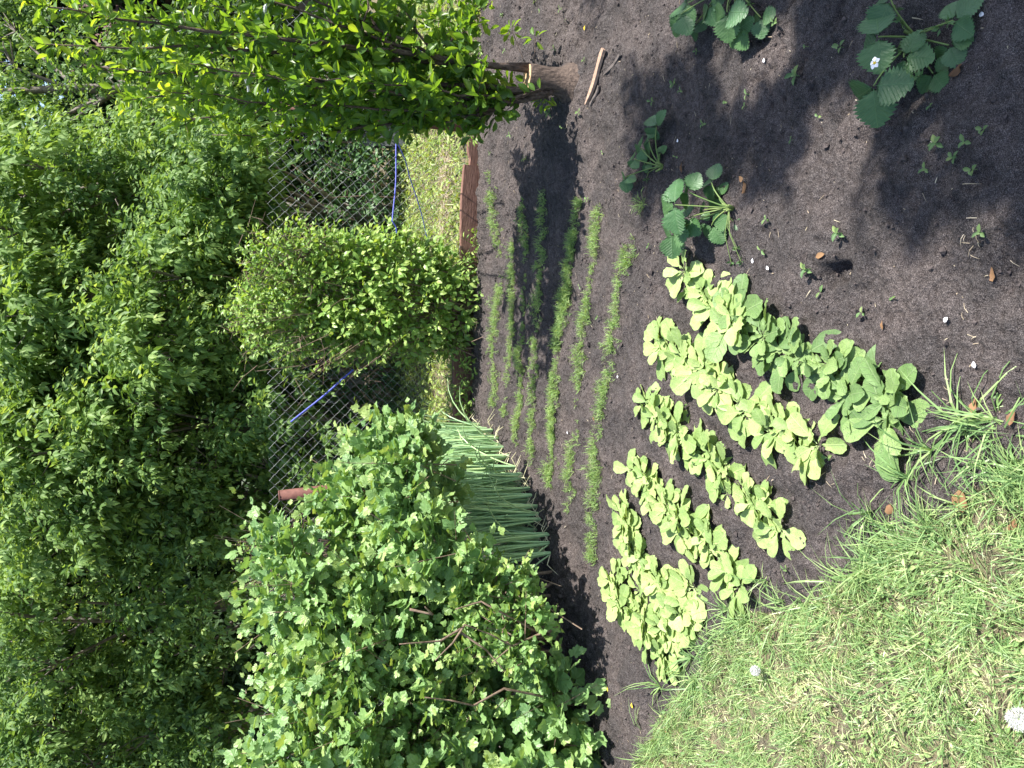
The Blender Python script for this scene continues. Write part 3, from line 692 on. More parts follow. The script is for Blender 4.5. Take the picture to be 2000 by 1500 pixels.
for si_, ((ex, ey), Y, (bx_, by_)) in enumerate(ends):
    e = PY(ex, ey, Y)
    if si_ < 9 or len(prim) < 3: b = PY(bx_, by_, pb[1]-.01); b[2] = max(b[2], pb[2]+.06)
    else:       # side stem leaving an older one
        cand = [pp[int(rng.integers(3, 6))] for pp in prim]; b = min(cand, key=lambda q_: np.linalg.norm((q_-e)[:2]))
    L = np.linalg.norm(e-b); mid = (b+e)/2+rng.normal(size=3)*.05; hz = e-b; mid = mid+np.array([hz[0], hz[1], 0])*(.18 if hz[2] > 0 else 0)
    s = np.linspace(0, 1, 14)[:, None]; pts = (1-s)**2*b+2*s*(1-s)*mid+s*s*e+rng.normal(size=(14, 3))*.007
    if si_ < 9: prim.append(pts)
    r0 = min(.0135, .006+.004*L)*(1 if si_ < 9 else .6)
    stems.tube(pts, [r0*1.1, r0*.8, r0*.5, .002], 7)
    ns = int(L*56)
    u = np.sort(rng.uniform(.10, 1, ns)); Pp = np.stack([np.interp(u, s[:, 0], pts[:, k]) for k in range(3)], 1)
    ax = nrm(e-b); D = nrm(rdir(ns)*.9+ax*.55+np.array([0, 0, .15]))
    Ls = rng.uniform(.05, .17, ns)*(1-.55*u)
    for i in range(0, ns, 3): stems.tube([Pp[i], Pp[i]+D[i]*Ls[i]], [.0022, .001], 3, .5, False)
    nl = 4
    for k in range(nl):
        f = (k+1)/nl; T = Pp+D*(Ls*f)[:, None]
        d = nrm(D*.7+rdir(ns)*.8+np.array([0, 0, .25])); nh = rdir(ns)*.7+np.array([.25, -.1, .6])
        sz = .066*rng.uniform(.6, 1.15, ns)*(1.05-.35*u); rv = np.clip(.55*rng.random(ns)+.1+.65*np.clip(u-.72, 0, 1)/.28*rng.random(ns)+(rng.random(ns) < .07)*.35, 0, 1)
        mk = rng.random(ns) < .5
        lf.scatter(PLUM, T[mk], scale_m(frames(d[mk], nh[mk]), sz[mk]), rv[mk]); lf.scatter(PLUMB, T[~mk], scale_m(frames(d[~mk], nh[~mk]), sz[~mk]), rv[~mk])
# tip rosettes and low sprouts
for (sx, sy, Y, k) in ((1062, 195, 3.35, 9), (1085, 205, 3.33, 6), (1000, 60, 3.3, 14), (1045, 75, 3.35, 8), (990, 215, 3.4, 8)):
    c = PY(sx, sy, Y); b = PY(1060, 175, pb[1]); stems.tube([b, (b+c)/2+[0, 0, .02], c], [.003, .0015], 4, .5, False)
    d = nrm(rdir(k)+[0, 0, .4]); lf.scatter(PLUM, c+d*.02, scale_m(frames(d, rdir(k)*.5+[0, 0, 1.]), .045), rng.uniform(.4, .95, k))
stems.build('stem', M['bark'], pl, True); lf.build('foliage', M['plum'], pl, True)

# wood pieces beside the plum
def stake(p0, p1, wd, th, mat, label, seed):
    p0 = np.array(p0); p1 = np.array(p1); n = 9; v = []; l = []; tt = []; r = np.random.default_rng(seed)
    d = nrm(p1-p0); sd = nrm(np.cross(d, [0, 0, 1.])); up = np.cross(sd, d)
    for i in range(n+1):
        s = i/n; c = p0+(p1-p0)*s+up*.003*math.sin(s*6+seed); ww = wd*(1-.75*max(0, s-.72)/.28)*(1+.06*r.normal())*(.8 if i == 0 else 1)
        for a, b in ((-.5, 0), (-.42, 1), (.42, 1), (.5, 0)): v.append(c+sd*a*ww+up*b*th)
    for i in range(n):
        for k in range(4): l += [i*4+k, i*4+(k+1) % 4, (i+1)*4+(k+1) % 4, (i+1)*4+k]; tt.append(4)
    l += [3, 2, 1, 0]+[n*4, n*4+1, n*4+2, n*4+3]; tt += [4, 4]
    mb = MB(); mb.add(v, l, tt, .5); mesh_thing('wood_piece', mb, M[mat], p0, label, 'wood')
def gz(x, y, dz=0.0):
    p = G(x, y); p[2] = float(ground_z(p[0], p[1])); p = G(x, y, p[2]); p[2] += dz; return p
stake(gz(1187, 97, .012), gz(1150, 205, .006), .032, .012, 'lath', 'pale brown wooden lath lying on the soil by the plum stump', 1)
stake(gz(1215, 107, .004), gz(1183, 148, .004), .016, .006, 'dark_lath', 'dark bark splinter beside the wooden lath', 2)
stake(gz(1172, 168, .004), gz(1156, 208, .004), .018, .006, 'dark_lath', 'small dark bark strip under the tip of the lath', 3)
for k, (x, y, s) in enumerate(((1140, 48, .018), (1133, 62, .012))):
    pass

# ================================================================== CURRANTS
def currant(name, label, ell, ns, nleaf, slen, size, mat, tpls, base, nst, gap=.55, young=.35, tw_every=10):
    t = thing(name, (base[0], base[1], 0), label, 'bush', 'currant bushes'); lf = MB(); tw = MB()
    P, D = shell_pts(ell, ns, gap); leafy(lf, P, D, tpls, nleaf, slen, size, spread=.8, droop=.15, upn=.75, young=young, twigs=(tw, tw_every), tr=.002)
    m_ = rng.choice(len(P), len(P)//14); leafy(lf, P[m_]+D[m_]*.07, nrm(D[m_]+np.array([0, 0, .7])), tpls, 8, slen*1.7, size*.9, spread=.8, upn=.75, young=.9, twigs=(tw, 2), tr=.0022)
    for k in range(nst):
        e = P[rng.integers(len(P))]; b = np.array([base[0]+rng.normal()*.10, base[1]+rng.normal()*.08, -.03])
        mid = b*.5+e*.5+np.array([0, 0, .18])
        s = np.linspace(0, 1, 9)[:, None]; tw.tube((1-s)**2*b+2*s*(1-s)*mid+s*s*e+rng.normal(size=(9, 3))*.008, [.009, .006, .0025], 6, .5, False)
    return t, lf, tw
E1 = [(-1.28, 4.15, .72, .46, .42, .44), (-1.75, 4.05, .75, .60, .55, .58), (-.72, 4.30, .62, .38, .30, .36), (-.42, 4.45, .55, .26, .18, .22), (-.62, 4.45, .85, .22, .2, .22), (-1.35, 4.1, .95, .42, .4, .36), (-2.35, 4.0, .85, .6, .6, .66), (-1.4, 3.95, .42, .36, .25, .28), (-1.95, 4.0, 1.1, .45, .45, .36)]
E1 += [(*PY(770, 885, 4.15), .18, .15, .17), (*PY(790, 950, 4.0), .2, .16, .17), (*PY(800, 1020, 3.85), .2, .16, .17), (*PY(880, 1090, 3.7), .2, .16, .17), (*PY(560, 1130, 4.2), .3, .3, .2), (*PY(780, 880, 4.3), .18, .15, .15)]
E1 = [(a*.86, b*.86, 1.5+(c-1.5)*.86, d*.88, e*.86, f*.88) for a, b, c, d, e, f in E1]
t, lf, tw = currant('currant_bush', 'tall currant bush with large lobed leaves between the onions and the fence', E1, 1900, 6, .20, .080, 'currant', CUR, (-1.2, 3.6), 30)
tw.build('branch', M['twig'], t, True); lf.build('foliage', M['currant'], t)
E2 = [(-1.35, 3.62, .42, .42, .22, .30), (-1.22, 3.68, .34, .24, .2, .20), (-1.55, 3.55, .62, .35, .22, .25), (*PY(980, 1175, 3.3), .20, .14, .14), (*PY(1015, 1240, 3.15), .22, .12, .13), (*PY(950, 1200, 3.3), .3, .15, .15)]
E2 = [(a*.95, b*.95, 1.5+(c-1.5)*.95, d, e, f) for a, b, c, d, e, f in E2]
t, lf, tw = currant('currant_bush', 'sparse currant bush with small leaves and bare brown branches', E2, 1000, 5, .13, .052, 'currant_small', CURS, (-1.25, 3.5), 14, .35, .5, 4)
for br in ([(1090, 1225), (1050, 1240), (1000, 1262), (960, 1240), (908, 1220)], [(908, 1220), (885, 1255), (850, 1290)], [(900, 1235), (950, 1270), (985, 1310)], [(985, 1250), (1000, 1262), (960, 1295)], [(1060, 1360), (985, 1345), (925, 1378), (880, 1368), (830, 1362)], [(905, 1225), (860, 1252), (780, 1258)], [(1060, 1240), (940, 1175), (890, 1190)], [(800, 1190), (845, 1200), (830, 1185)]):
    P = [PY(x, y, 2.98-.03*i) for i, (x, y) in enumerate(br)]
    tw.tube(np.concatenate([np.linspace(a, b, 5) for a, b in zip(P[:-1], [p+np.array([0, 0, .0001]) for p in P[1:]])]), [.0055, .0042, .0022], 6, .5)
tw.build('branch', M['twig'], t, True); lf.build('foliage', M['currant_small'], t)
E3 = [(-1.45, 3.10, .16, .30, .20, .17), (-1.85, 3.05, .30, .35, .3, .30), (-1.60, 3.25, .42, .28, .2, .22)]
t, lf, tw = currant('currant_bush', 'low currant bush with broad blue-green leaves over the shaded soil', E3, 380, 5, .17, .098, 'currant', CUR, (-1.65, 3.15), 12, .45, .3)
tw.build('branch', M['twig'], t, True); lf.build('foliage', M['currant'], t)

# ================================================================== ONIONS
def onion_proto(seed):
    r = np.random.default_rng(seed); mb = MB(); n = 9
    for k in range(n):
        a = r.uniform(0, 6.28); lean = r.uniform(.01, .09) if k < 8 else r.uniform(.2, .45); L = r.uniform(.33, .47)
        rad = r.uniform(.0036, .0058); s = np.linspace(0, 1, 7)
        rr = lean*L*s*(1+s); pts = np.stack([np.cos(a)*(.006+rr), np.sin(a)*(.006+rr), .01+L*s*np.cos(lean*s*1.2)-(.18*L*s**4 if k >= 8 else 0)], 1)
        mb.tube(pts, [rad*.85, rad*1.1, rad, rad*.75, .0006], 6, r.uniform(0, .68), False)
    for k in range(2):
        a = r.uniform(0, 6.28); L = r.uniform(.08, .16); mb.tube([(0, 0, .01), (math.cos(a)*L*.5, math.sin(a)*L*.5, .05), (math.cos(a)*L, math.sin(a)*L, .01)], [.003, .0025, .001], 4, 1.0, False)
    return mb
pro = [onion_proto(50+i) for i in range(6)]; pm = None; ords = 'first second third fourth fifth sixth seventh eighth ninth tenth eleventh twelfth thirteenth fourteenth fifteenth sixteenth seventeenth eighteenth nineteenth twentieth'.split()+['twenty-'+w_ for w_ in 'first second third fourth fifth sixth seventh eighth ninth'.split()]+['thirtieth']+['thirty-'+w_ for w_ in 'first second third fourth fifth'.split()]
front = [(958, 838), (985, 872), (1002, 905), (1022, 940), (1035, 972), (1050, 1005), (1060, 1040), (1070, 1075)]
A = [G(x, y) for x, y in front]
onion_src = []
for row in range(5):
    cnt = 0
    for i in range(len(A)*2-1):
        f = i/2; a = A[int(f)]*(1-(f % 1))+A[min(len(A)-1, int(math.ceil(f)))]*(f % 1)
        p = a+np.array([rng.normal()*.012, -.02+row*.12+rng.normal()*.015, 0])
        if p[1] > fence_y(p[0])-.14: continue
        cnt += 1
        lb = 'onion plant with upright hollow leaves, %s from the board in the %s row' % (ords[cnt-1], ('front', 'second', 'third', 'fourth', 'back')[row])
        if len(onion_src) < 6:
            o = pro[len(onion_src)].build('onion_plant', M['onion'], None, True); onion_src.append(o)
        else:
            o = onion_src[rng.integers(6)].copy(); C.objects.link(o)
        o.location = (p[0], p[1], float(ground_z(p[0], p[1]))-.01); o.rotation_euler = (rng.normal()*.05, rng.normal()*.05, rng.uniform(0, 6.28)); o.scale = (1, 1, rng.uniform(.85, 1.08))
        tag(o, lb, 'onion', 'onion plants in the thick patch')

# ================================================================== RADISHES
rad_src = []
RL = [radish_leaf(s) for s in range(9)]
def radish_proto(seed, big=1.0):
    r = np.random.default_rng(seed); mb = MB(); n = int(r.integers(7, 10)); a0 = r.uniform(0, 6.28)
    for k in range(n):
        a = a0+k*2.4+r.normal()*.2; inner = k/n; el = .2+.8*inner*inner+.12*r.normal(); L = (.118-.05*inner)*r.uniform(.85, 1.15)*big
        d = np.array([[math.cos(a)*math.cos(el), math.sin(a)*math.cos(el), math.sin(el)]]); nh = np.array([[-math.cos(a)*math.sin(el)+r.normal()*.22, -math.sin(a)*math.sin(el)+r.normal()*.22, math.cos(el)+.25]])
        T = np.array([[math.cos(a)*.004, math.sin(a)*.004, .012]])
        mb.scatter(RL[r.integers(9)], T, scale_m(frames(d, nh), L, L*r.uniform(.9, 1.1)), np.array([r.uniform(.1, 1)]))
    for k in range(2):     # seed leaves
        a = a0+1.2+k*3.1; mb.scatter(PLUM, np.array([[math.cos(a)*.012, math.sin(a)*.012, .02]]), scale_m(frames(np.array([[math.cos(a), math.sin(a), .5]]), np.array([[0, 0, 1.]])), .03), np.array([.8]))
    return mb
for i in range(9):
    rad_src.append(radish_proto(200+i, 1.0))
rad_obj = {}
ROWS = [('row beside the strawberry plants', [(1318, 525), (1355, 560), (1400, 605), (1445, 640), (1490, 668), (1525, 692), (1562, 715), (1600, 738), (1640, 750), (1675, 765), (1700, 790), (1712, 845)], 23, 1.08),
        ('second row from the strawberries', [(1275, 655), (1310, 690), (1350, 725), (1385, 760), (1425, 790), (1470, 812), (1515, 838), (1555, 855), (1582, 875)], 22, 1.0),
        ('third row from the strawberries', [(1245, 785), (1275, 818), (1305, 850), (1345, 885), (1385, 925), (1420, 955), (1455, 985), (1490, 1015), (1500, 1040)], 22, 1.0),
        ('fourth row from the strawberries', [(1225, 912), (1250, 950), (1285, 985), (1320, 1020), (1350, 1050), (1385, 1085), (1400, 1125), (1408, 1145)], 25, .95),
        ('row closest to the currant bushes', [(1200, 1005), (1215, 1060), (1240, 1100), (1265, 1140), (1295, 1165), (1320, 1190), (1300, 1225), (1280, 1260), (1275, 1300)], 34, .95),
        ('loose cluster at the currant side', [(1200, 1120), (1185, 1165), (1205, 1200), (1235, 1180), (1250, 1225), (1240, 1250), (1290, 1210), (1335, 1160)], 20, .95)]
for rname, line, n, sc in ROWS:
    Q = [G(x, y, .045)[:2] for x, y in line]
    d = np.r_[0, np.cumsum([np.linalg.norm(b-a) for a, b in zip(Q[:-1], Q[1:])])]
    for i in range(n):
        u = d[-1]*(1-(i+.5)/n)+rng.normal()*.008
        x = np.interp(u, d, [q_[0] for q_ in Q])+rng.normal()*.016; y = np.interp(u, d, [q_[1] for q_ in Q])+rng.normal()*.014
        k = int(rng.integers(9))
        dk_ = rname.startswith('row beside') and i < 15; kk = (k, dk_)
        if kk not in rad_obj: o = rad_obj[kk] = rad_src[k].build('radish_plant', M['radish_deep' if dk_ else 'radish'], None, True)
        else: o = rad_obj[kk].copy(); C.objects.link(o)
        s = sc*rng.uniform(.70, 1.02)
        if i == 0: s = sc
        o.location = (x, y, float(ground_z(x, y))-.004); o.rotation_euler = (rng.normal()*.1, rng.normal()*.1, rng.uniform(0, 6.28)); o.scale = (s, s, s)
        tag(o, 'radish plant, %s from the lawn end of the %s' % (ords[i], rname), 'radish', 'radish plants in rows')

# ================================================================== DILL / CARROT ROWS (uncountable seedlings)
DR = [('thin feathery seedling row closest to the edging boards', [(972, 325), (974, 400), (974, 500), (970, 600), (962, 700), (966, 790)], .045, 1.5, .034),
      ('second feathery seedling row from the edging boards', [(1002, 470), (1000, 560), (1000, 640), (996, 700), (990, 790), (987, 810)], .026, 1.3, .036),
      ('third feathery seedling row from the edging boards, broken by gaps', [(1036, 400), (1034, 480), (1026, 560), (1022, 640), (1018, 720), (1018, 790), (1012, 865)], .022, 1.2, .034),
      ('fourth feathery seedling row from the edging boards', [(1070, 385), (1066, 450), (1058, 520), (1052, 600), (1050, 660), (1047, 740), (1043, 810), (1040, 900)], .022, 1.1, .036),
      ('thickest feathery seedling row', [(1130, 390), (1120, 470), (1114, 540), (1107, 620), (1095, 680), (1089, 750), (1082, 830), (1078, 890), (1072, 950)], .024, 2.1, .042),
      ('sixth feathery seedling row from the boards, with bare gaps', [(1168, 405), (1165, 460), (1158, 530), (1150, 600), (1138, 680), (1132, 750), (1125, 830), (1118, 910), (1112, 1000)], .024, 1.15, .038),
      ('feathery seedling row closest to the radishes', [(1238, 440), (1228, 520), (1215, 570), (1205, 630), (1195, 690), (1188, 750), (1178, 810), (1170, 880), (1164, 930), (1160, 1000), (1155, 1095)], .022, 1.15, .036)]
for ri, (lb, line, wd, dens, hh) in enumerate(DR):
    Q = [G(x, y)[:2] for x, y in line]; d = np.r_[0, np.cumsum([np.linalg.norm(b-a) for a, b in zip(Q[:-1], Q[1:])])]
    n = int(d[-1]*210*dens); u = rng.uniform(0, d[-1], n); hv = .55+.75*vnoise(u, u*0+ri, .05, 1)
    dn = vnoise(u, np.full(n, ri*3.), .13, ri); keep = dn+.30*rng.random(n) > (.22 if ri == 4 else .36); u = u[keep]+rng.normal(size=int(keep.sum()))*.01; n = len(u)
    dk = dn[keep]; hv = hv[keep]
    x = np.interp(u, d, [q_[0] for q_ in Q])+rng.normal(size=n)*wd*.35; y = np.interp(u, d, [q_[1] for q_ in Q])+rng.normal(size=n)*wd*(.6+.8*vnoise(u, u*0+5, .07, 2))
    z = ground_z(x, y)
    mb = MB()
    for k in range(11):
        dd = nrm(np.stack([rng.normal(size=n)*.5, rng.normal(size=n)*.5, np.full(n, 1.0)], 1)); L = hh*rng.uniform(.5, 1.15, n)*(.6+.7*dk)*hv
        B = np.stack([x, y, z], 1); mid = B+dd*L[:, None]*.55
        if k < 4: mb.scatter(GR[1], B, scale_m(frames(dd, rdir(n)), L, .0019), rng.random(n))
        else:
            d2 = nrm(dd+rdir(n)*.9); mb.scatter(GR[1], mid, scale_m(frames(d2, rdir(n)), L*.65, .0021), rng.random(n))
    o = mb.build('seedling_row', M['dill'], None); tag(o, lb, 'seedlings', 'feathery seedling rows', 'stuff')

# ================================================================== STRAWBERRIES
def trifoliate(lf, st, c, s, head, tilt, crown, h0=.0):
    """c = joint of three leaflets, head = direction of the middle leaflet on the ground plane (radians)"""
    c = np.array(c, float); nh = np.array([tilt[0], tilt[1]*2.4-.15, 1.0])
    for j, a in enumerate((0, 1.45, -1.45)):
        d = np.array([[math.cos(head+a), math.sin(head+a), -.12+.08*rng.normal()]]); nn = nh+np.array([math.cos(head+a), math.sin(head+a), 0])*-.35+rng.normal(size=3)*.28
        ss = s*1.07*(1.0 if j == 0 else .93)*rng.uniform(.92, 1.05)
        lf.scatter(STRAW[(1, 2, 0)[j] if j else rng.choice([0, 3])], c+d*.004, scale_m(frames(d, nn[None]), ss, ss*1.12), np.array([rng.uniform(.2, .9)]))
    b = np.array(crown); mid = (b*.45+c*.55)+np.array([0, 0, .02]); q_ = np.linspace(0, 1, 8)[:, None]
    st.tube((1-q_)**2*b+2*q_*(1-q_)*mid+q_*q_*c, [.0026, .0018], 6, rng.random(), False)
def flower(parent, c, r=.011):
    mb = MB(); n = 5
    for k in range(n):
        a = k*2*math.pi/n; d = np.array([[math.cos(a), math.sin(a), .15]]); mb.scatter(PLUM, np.array([c])+d*.003, scale_m(frames(d, np.array([[0, -.3, 1.]])), r, r*1.7), np.array([.5]))
    f = mb.build('flower', M['petal'], parent)
    mb = MB(); mb.tube([np.array(c)+[0, 0, .0], np.array(c)+[0, 0, .004]], [.0035, .0025], 8); y_ = mb.build('flower_centre', M['yellow'], None); y_.parent = f; y_.location = tuple(-np.array(parent['o']))
def strawberry(crownpx, leaves, label, flowers=(), buds=()):
    cz = G(*crownpx); cz[2] = float(ground_z(cz[0], cz[1])); cr = cz+[0, 0, .012]
    t = thing('strawberry_plant', cz, label, 'strawberry plant', 'strawberry plants'); lf = MB(); st = MB()
    for (x, y, h, s, head, tx, ty) in leaves:
        trifoliate(lf, st, G(x, y, h), s, math.radians(head), (tx, ty), cr)
    for k in range(5): st.tube([cr-[0, 0, .02], cr+np.array([rng.normal()*.012, rng.normal()*.012, .02])], [.006, .003], 6, .8)
    for (x, y, h) in buds:
        c = G(x, y, h); st.tube([cr, (cr+c)/2+[0, 0, .02], c], [.0015, .0011], 4, .5, False)
        d = nrm(rdir(7)+[0, 0, .5]); lf.scatter(LEAF4, c+d*.002, scale_m(frames(d, rdir(7)), .016), np.full(7, .95))
    st.build('petiole', M['straw_stem'], t, True); lf.build('leaves', M['strawberry'], t, True)
    for (x, y, h) in flowers: flower(t, G(x, y, h))
# headings: 0 = towards the garden's right (picture top), 90 = away from the viewer (picture left)
strawberry((1800, 75), [(1716, 72, .11, .082, 100, 0, -.3), (1706, 168, .12, .085, 175, -.2, -.3), (1765, 112, .06, .06, 250, .1, -.1), (1862, 40, .03, .055, 300, .1, 0), (1853, 88, .02, .05, 200, 0, 0), (1822, 143, .012, .048, 210, 0, 0), (1740, 0, .09, .07, 60, .1, -.2)],
           'large strawberry plant with a white flower and toothed leaves', flowers=((1709, 123, .15),), buds=((1750, 18, .06), (1795, 150, .05), (1760, 40, .06), (1850, 45, .05), (1835, 55, .05), (1753, 95, .05)))
strawberry((1450, -30), [(1420, 24, .09, .080, 165, -.2, -.2), (1330, 28, .10, .080, 120, 0, -.2), (1385, 10, .06, .06, 190, 0, 0), (1486, 34, .02, .055, 180, 0, 0), (1360, 45, .03, .05, 150, 0, 0), (1440, 60, .05, .06, 200, 0, -.1), (1345, 5, .09, .07, 90, 0, -.2), (1400, -30, .1, .07, 30, 0, 0)],
           'strawberry plant with toothed leaves, closest to the wooden lath', buds=((1428, 55, .03), (1465, 10, .03)))
strawberry((1441, 408), [(1318, 400, .17, .098, 95, .1, -.25), (1390, 357, .06, .06, 70, .1, -.1), (1390, 440, .05, .062, 200, -.1, -.1), (1312, 455, .12, .075, 175, -.1, -.2), (1432, 432, .015, .040, 240, 0, 0), (1375, 410, .07, .035, 120, 0, 0), (1345, 425, .10, .07, 130, 0, -.1), (1405, 385, .03, .05, 60, 0, 0), (1345, 375, .13, .06, 50, 0, -.2)],
           'strawberry plant with a tall upright stalk beside the first radishes', buds=((1440, 486, .02), (1428, 512, .02), (1447, 510, .02)))
strawberry((1297, 325), [(1282, 248, .05, .066, 35, 0, -.2), (1252, 288, .06, .052, 100, 0, -.2), (1222, 346, .06, .055, 165, 0, -.2), (1262, 318, .03, .032, 150, 0, 0), (1268, 275, .05, .05, 60, 0, -.1), (1238, 310, .06, .045, 130, 0, -.1), (1290, 300, .02, .035, 20, 0, 0)],
           'smaller strawberry plant beside the end of the seedling rows', buds=((1262, 350, .02), (1268, 300, .02)))
# feathery self-sown dill beside the strawberry
mb = MB(); c = gz(1258, 398)
for k in range(26):
    d = nrm(np.array([[rng.normal(), rng.normal(), .8]])); L = rng.uniform(.03, .06); mb.scatter(GR[0], c[None], scale_m(frames(d, rdir(1)), L, .0016), np.array([rng.random()]))
    for j in range(4): mb.scatter(GR[1], c+d*L*rng.uniform(.4, .9), scale_m(frames(nrm(d+rdir(1)*.8), rdir(1)), L*.4, .0016), np.array([rng.random()]))
mesh_thing('dill_seedling', mb, M['dill'], c, 'self-sown dill seedling between the strawberries and the seedling rows', 'seedling')

# ================================================================== SMALL WEEDS, DRY LEAVES, PETALS
LM = [('large flowering strawberry plant', (1760, 90)), ('strawberry plant by the lath', (1420, 20)), ('tall-stalked strawberry plant', (1380, 400)), ('small strawberry plant', (1260, 300)), ('square spade cut', (1626, 535)), ('plum stump', (1100, 160)), ('red fence post', (930, 245)), ('creeper foot', (935, 600)), ('onion patch', (1020, 960)), ('strawberry-side radish row', (1650, 740)), ('low currant bush', (1180, 1430)), ('lawn edge', (1700, 970)), ('dandelion clock by the bed', (1475, 1310))]
LMG = [(a, G(*p)) for a, p in LM]
used = {}
def place_label(p, fmt):
    a = min(LMG, key=lambda q_: np.linalg.norm(q_[1][:2]-p[:2]))[0]; k = (fmt, a); used[k] = used.get(k, 0)+1
    return k, used[k]
pend = []
def later(o, p, fmt): pend.append((o, p, fmt))
def weed_proto(seed, n, size, lift=.35):
    r = np.random.default_rng(seed); mb = MB(); a0 = r.uniform(0, 6)
    mb.tube([(0, 0, -.01), (0, 0, .012)], [.0012, .001], 4, .5, False)
    for k in range(n):
        a = a0+k*(3.14 if n <= 2 else 2.3)+r.normal()*.15; el = lift*r.uniform(.5, 1.4)+.4*k/n; L = size*r.uniform(.7, 1.1)
        mb.scatter(PLUM, np.array([[0, 0, .010+.004*k]]), scale_m(frames(np.array([[math.cos(a), math.sin(a), el]]), np.array([[0, 0, 1.]])), L, L*r.uniform(.8, 1.2)), np.array([r.random()]))
    return mb
wp = [weed_proto(1, 2, .02).build('weed_seedling', M['weed'], None, True), weed_proto(2, 4, .024).build('weed_seedling', M['weed'], None, True), weed_proto(3, 5, .03).build('weed_seedling', M['weed'], None, True), weed_proto(4, 3, .018, .2).build('weed_seedling', M['weed'], None, True)]
first = [True]*4
WE = [(1520, 45, 1), (1365, 100, 1), (1322, 165, 2), (1335, 178, 1), (1577, 91, 0), (1649, 93, 1), (1562, 149, 2), (1423, 200, 0), (1464, 184, 0), (1458, 208, 3), (1380, 241, 1), (1604, 228, 3), (1549, 273, 0), (1323, 306, 0), (1502, 429, 1), (1493, 488, 0), (1644, 455, 2), (1280, 198, 1), (1136, 220, 1),
      (1834, 282, 2), (1890, 278, 1), (1928, 255, 1), (1867, 310, 2), (1907, 331, 1), (1813, 331, 1), (1820, 208, 0), (1923, 455, 1), (1583, 525, 2), (1612, 548, 1), (1608, 570, 0), (1748, 580, 0), (1690, 612, 3), (1360, 905, 3), (1625, 890, 3), (1030, 312, 2), (1012, 432, 2), (1088, 95, 1), (1060, 22, 2), (1100, 20, 1), (1050, 5, 1), (990, 100, 1), (985, 30, 1), (1000, 265, 1), (960, 300, 1), (1078, 222, 2), (1145, 118, 1), (1110, 40, 0), (1152, 390, 1), (1170, 620, 0), (1205, 1000, 3), (1345, 790, 0), (960, 350, 3), (1000, 60, 3), (980, 200, 3), (1540, 1110, 1), (1555, 1190, 1), (1270, 480, 0), (1180, 300, 3), (1100, 250, 3), (1135, 560, 0)]
for x, y, k in WE:
    p = gz(x, y)
    if first[k]: o = wp[k]; first[k] = False
    else: o = wp[k].copy(); C.objects.link(o)
    s = rng.uniform(.6, 1.0)*(.8 if x > 1700 else 1); o.location = tuple(p); o.rotation_euler = (rng.normal()*.1, rng.normal()*.1, rng.uniform(0, 6.28)); o.scale = (s, s, s)
    tag(o, None, 'weed', 'weed seedlings on the bare soil'); later(o, p, 'tiny green weed seedling')
# dried leaves: curled single blades
dlt = [blade_tpl([(0, .02), (.2, .24), (.45, .36), (.7, .33), (.9, .18), (1, .03)], a, b, .055, s) for a, b, s in ((.25, .04, 1), (-.2, .10, 2), (.1, -.08, 3))]
DL = [(1945, 550, .03, .75), (1910, 775, .035, .35), (1882, 955, .045, .9), (1728, 626, .02, .8), (1447, 345, .022, .9), (1455, 378, .035, .3), (1598, 503, .025, .6), (1745, 985, .025, .5), (1985, 800, .03, .3), (1163, 822, .018, .9), (1300, 1420, .02, .8), (1335, 318, .03, .1), (1860, 150, .03, .05), (1990, 1010, .03, .6), ]
for x, y, s, c_ in DL:
    mb = MB(); p = gz(x, y, .008); a = rng.uniform(0, 6.28); d = np.array([[math.cos(a), math.sin(a), .1]])
    mb.scatter(dlt[rng.integers(3)], p[None], scale_m(frames(d, np.array([[rng.normal()*.2, rng.normal()*.2, 1.]])), s*1.1, s*rng.uniform(.7, 1.3)), np.array([c_*rng.uniform(.4, 1)]))
    mb.v[-1][:, 2] = np.maximum(mb.v[-1][:, 2], p[2]-.006)
    o = mesh_thing('dry_leaf', mb, M['dry'], p, None, 'dry leaf', 'fallen dry leaves', True); later(o, p, 'small orange leaf' if s < .026 else 'curled brown fallen leaf')
for x, y, k in ((1496, 122, 0), (1327, 278, 0), (1473, 505, 0), (1500, 520, 0), (1926, 30, 0), (1110, 842, 0), (1210, 735, 0), (1855, 620, 0), (1905, 706, 0), (1236, 1372, 1), (1358, 1356, 1), (1190, 1350, 1), (1145, 50, 1)):
    mb = MB(); p = gz(x, y, .006); a = rng.uniform(0, 6.28); mb.scatter(dlt[0], p[None], scale_m(frames(np.array([[math.cos(a), math.sin(a), .15]]), np.array([[0, 0, 1.]])), .014 if k == 0 else .02), np.array([.5]))
    o = mesh_thing('petal', mb, M['petal' if k == 0 else 'yellow'], p, None, 'petal', 'fallen petals', True); later(o, p, ('fallen white petal', 'fallen yellow petal')[k])
near = {'large flowering strawberry plant': 'the large flowering strawberry plant'}
grp = {}
for o, p, fmt in pend:
    a, c = min(LMG, key=lambda q_: np.linalg.norm(q_[1][:2]-p[:2])); grp.setdefault((fmt, a), []).append((np.linalg.norm(c[:2]-p[:2]), o))
for (fmt, a), lst in grp.items():
    lst.sort(key=lambda q_: q_[0])
    for i, (_, o) in enumerate(lst):
        o['label'] = ('%s beside the %s' % (fmt, a)) if len(lst) == 1 else ('%s, %s closest to the %s' % (fmt, ords[i], a) if i else '%s, the closest one to the %s' % (fmt, a))

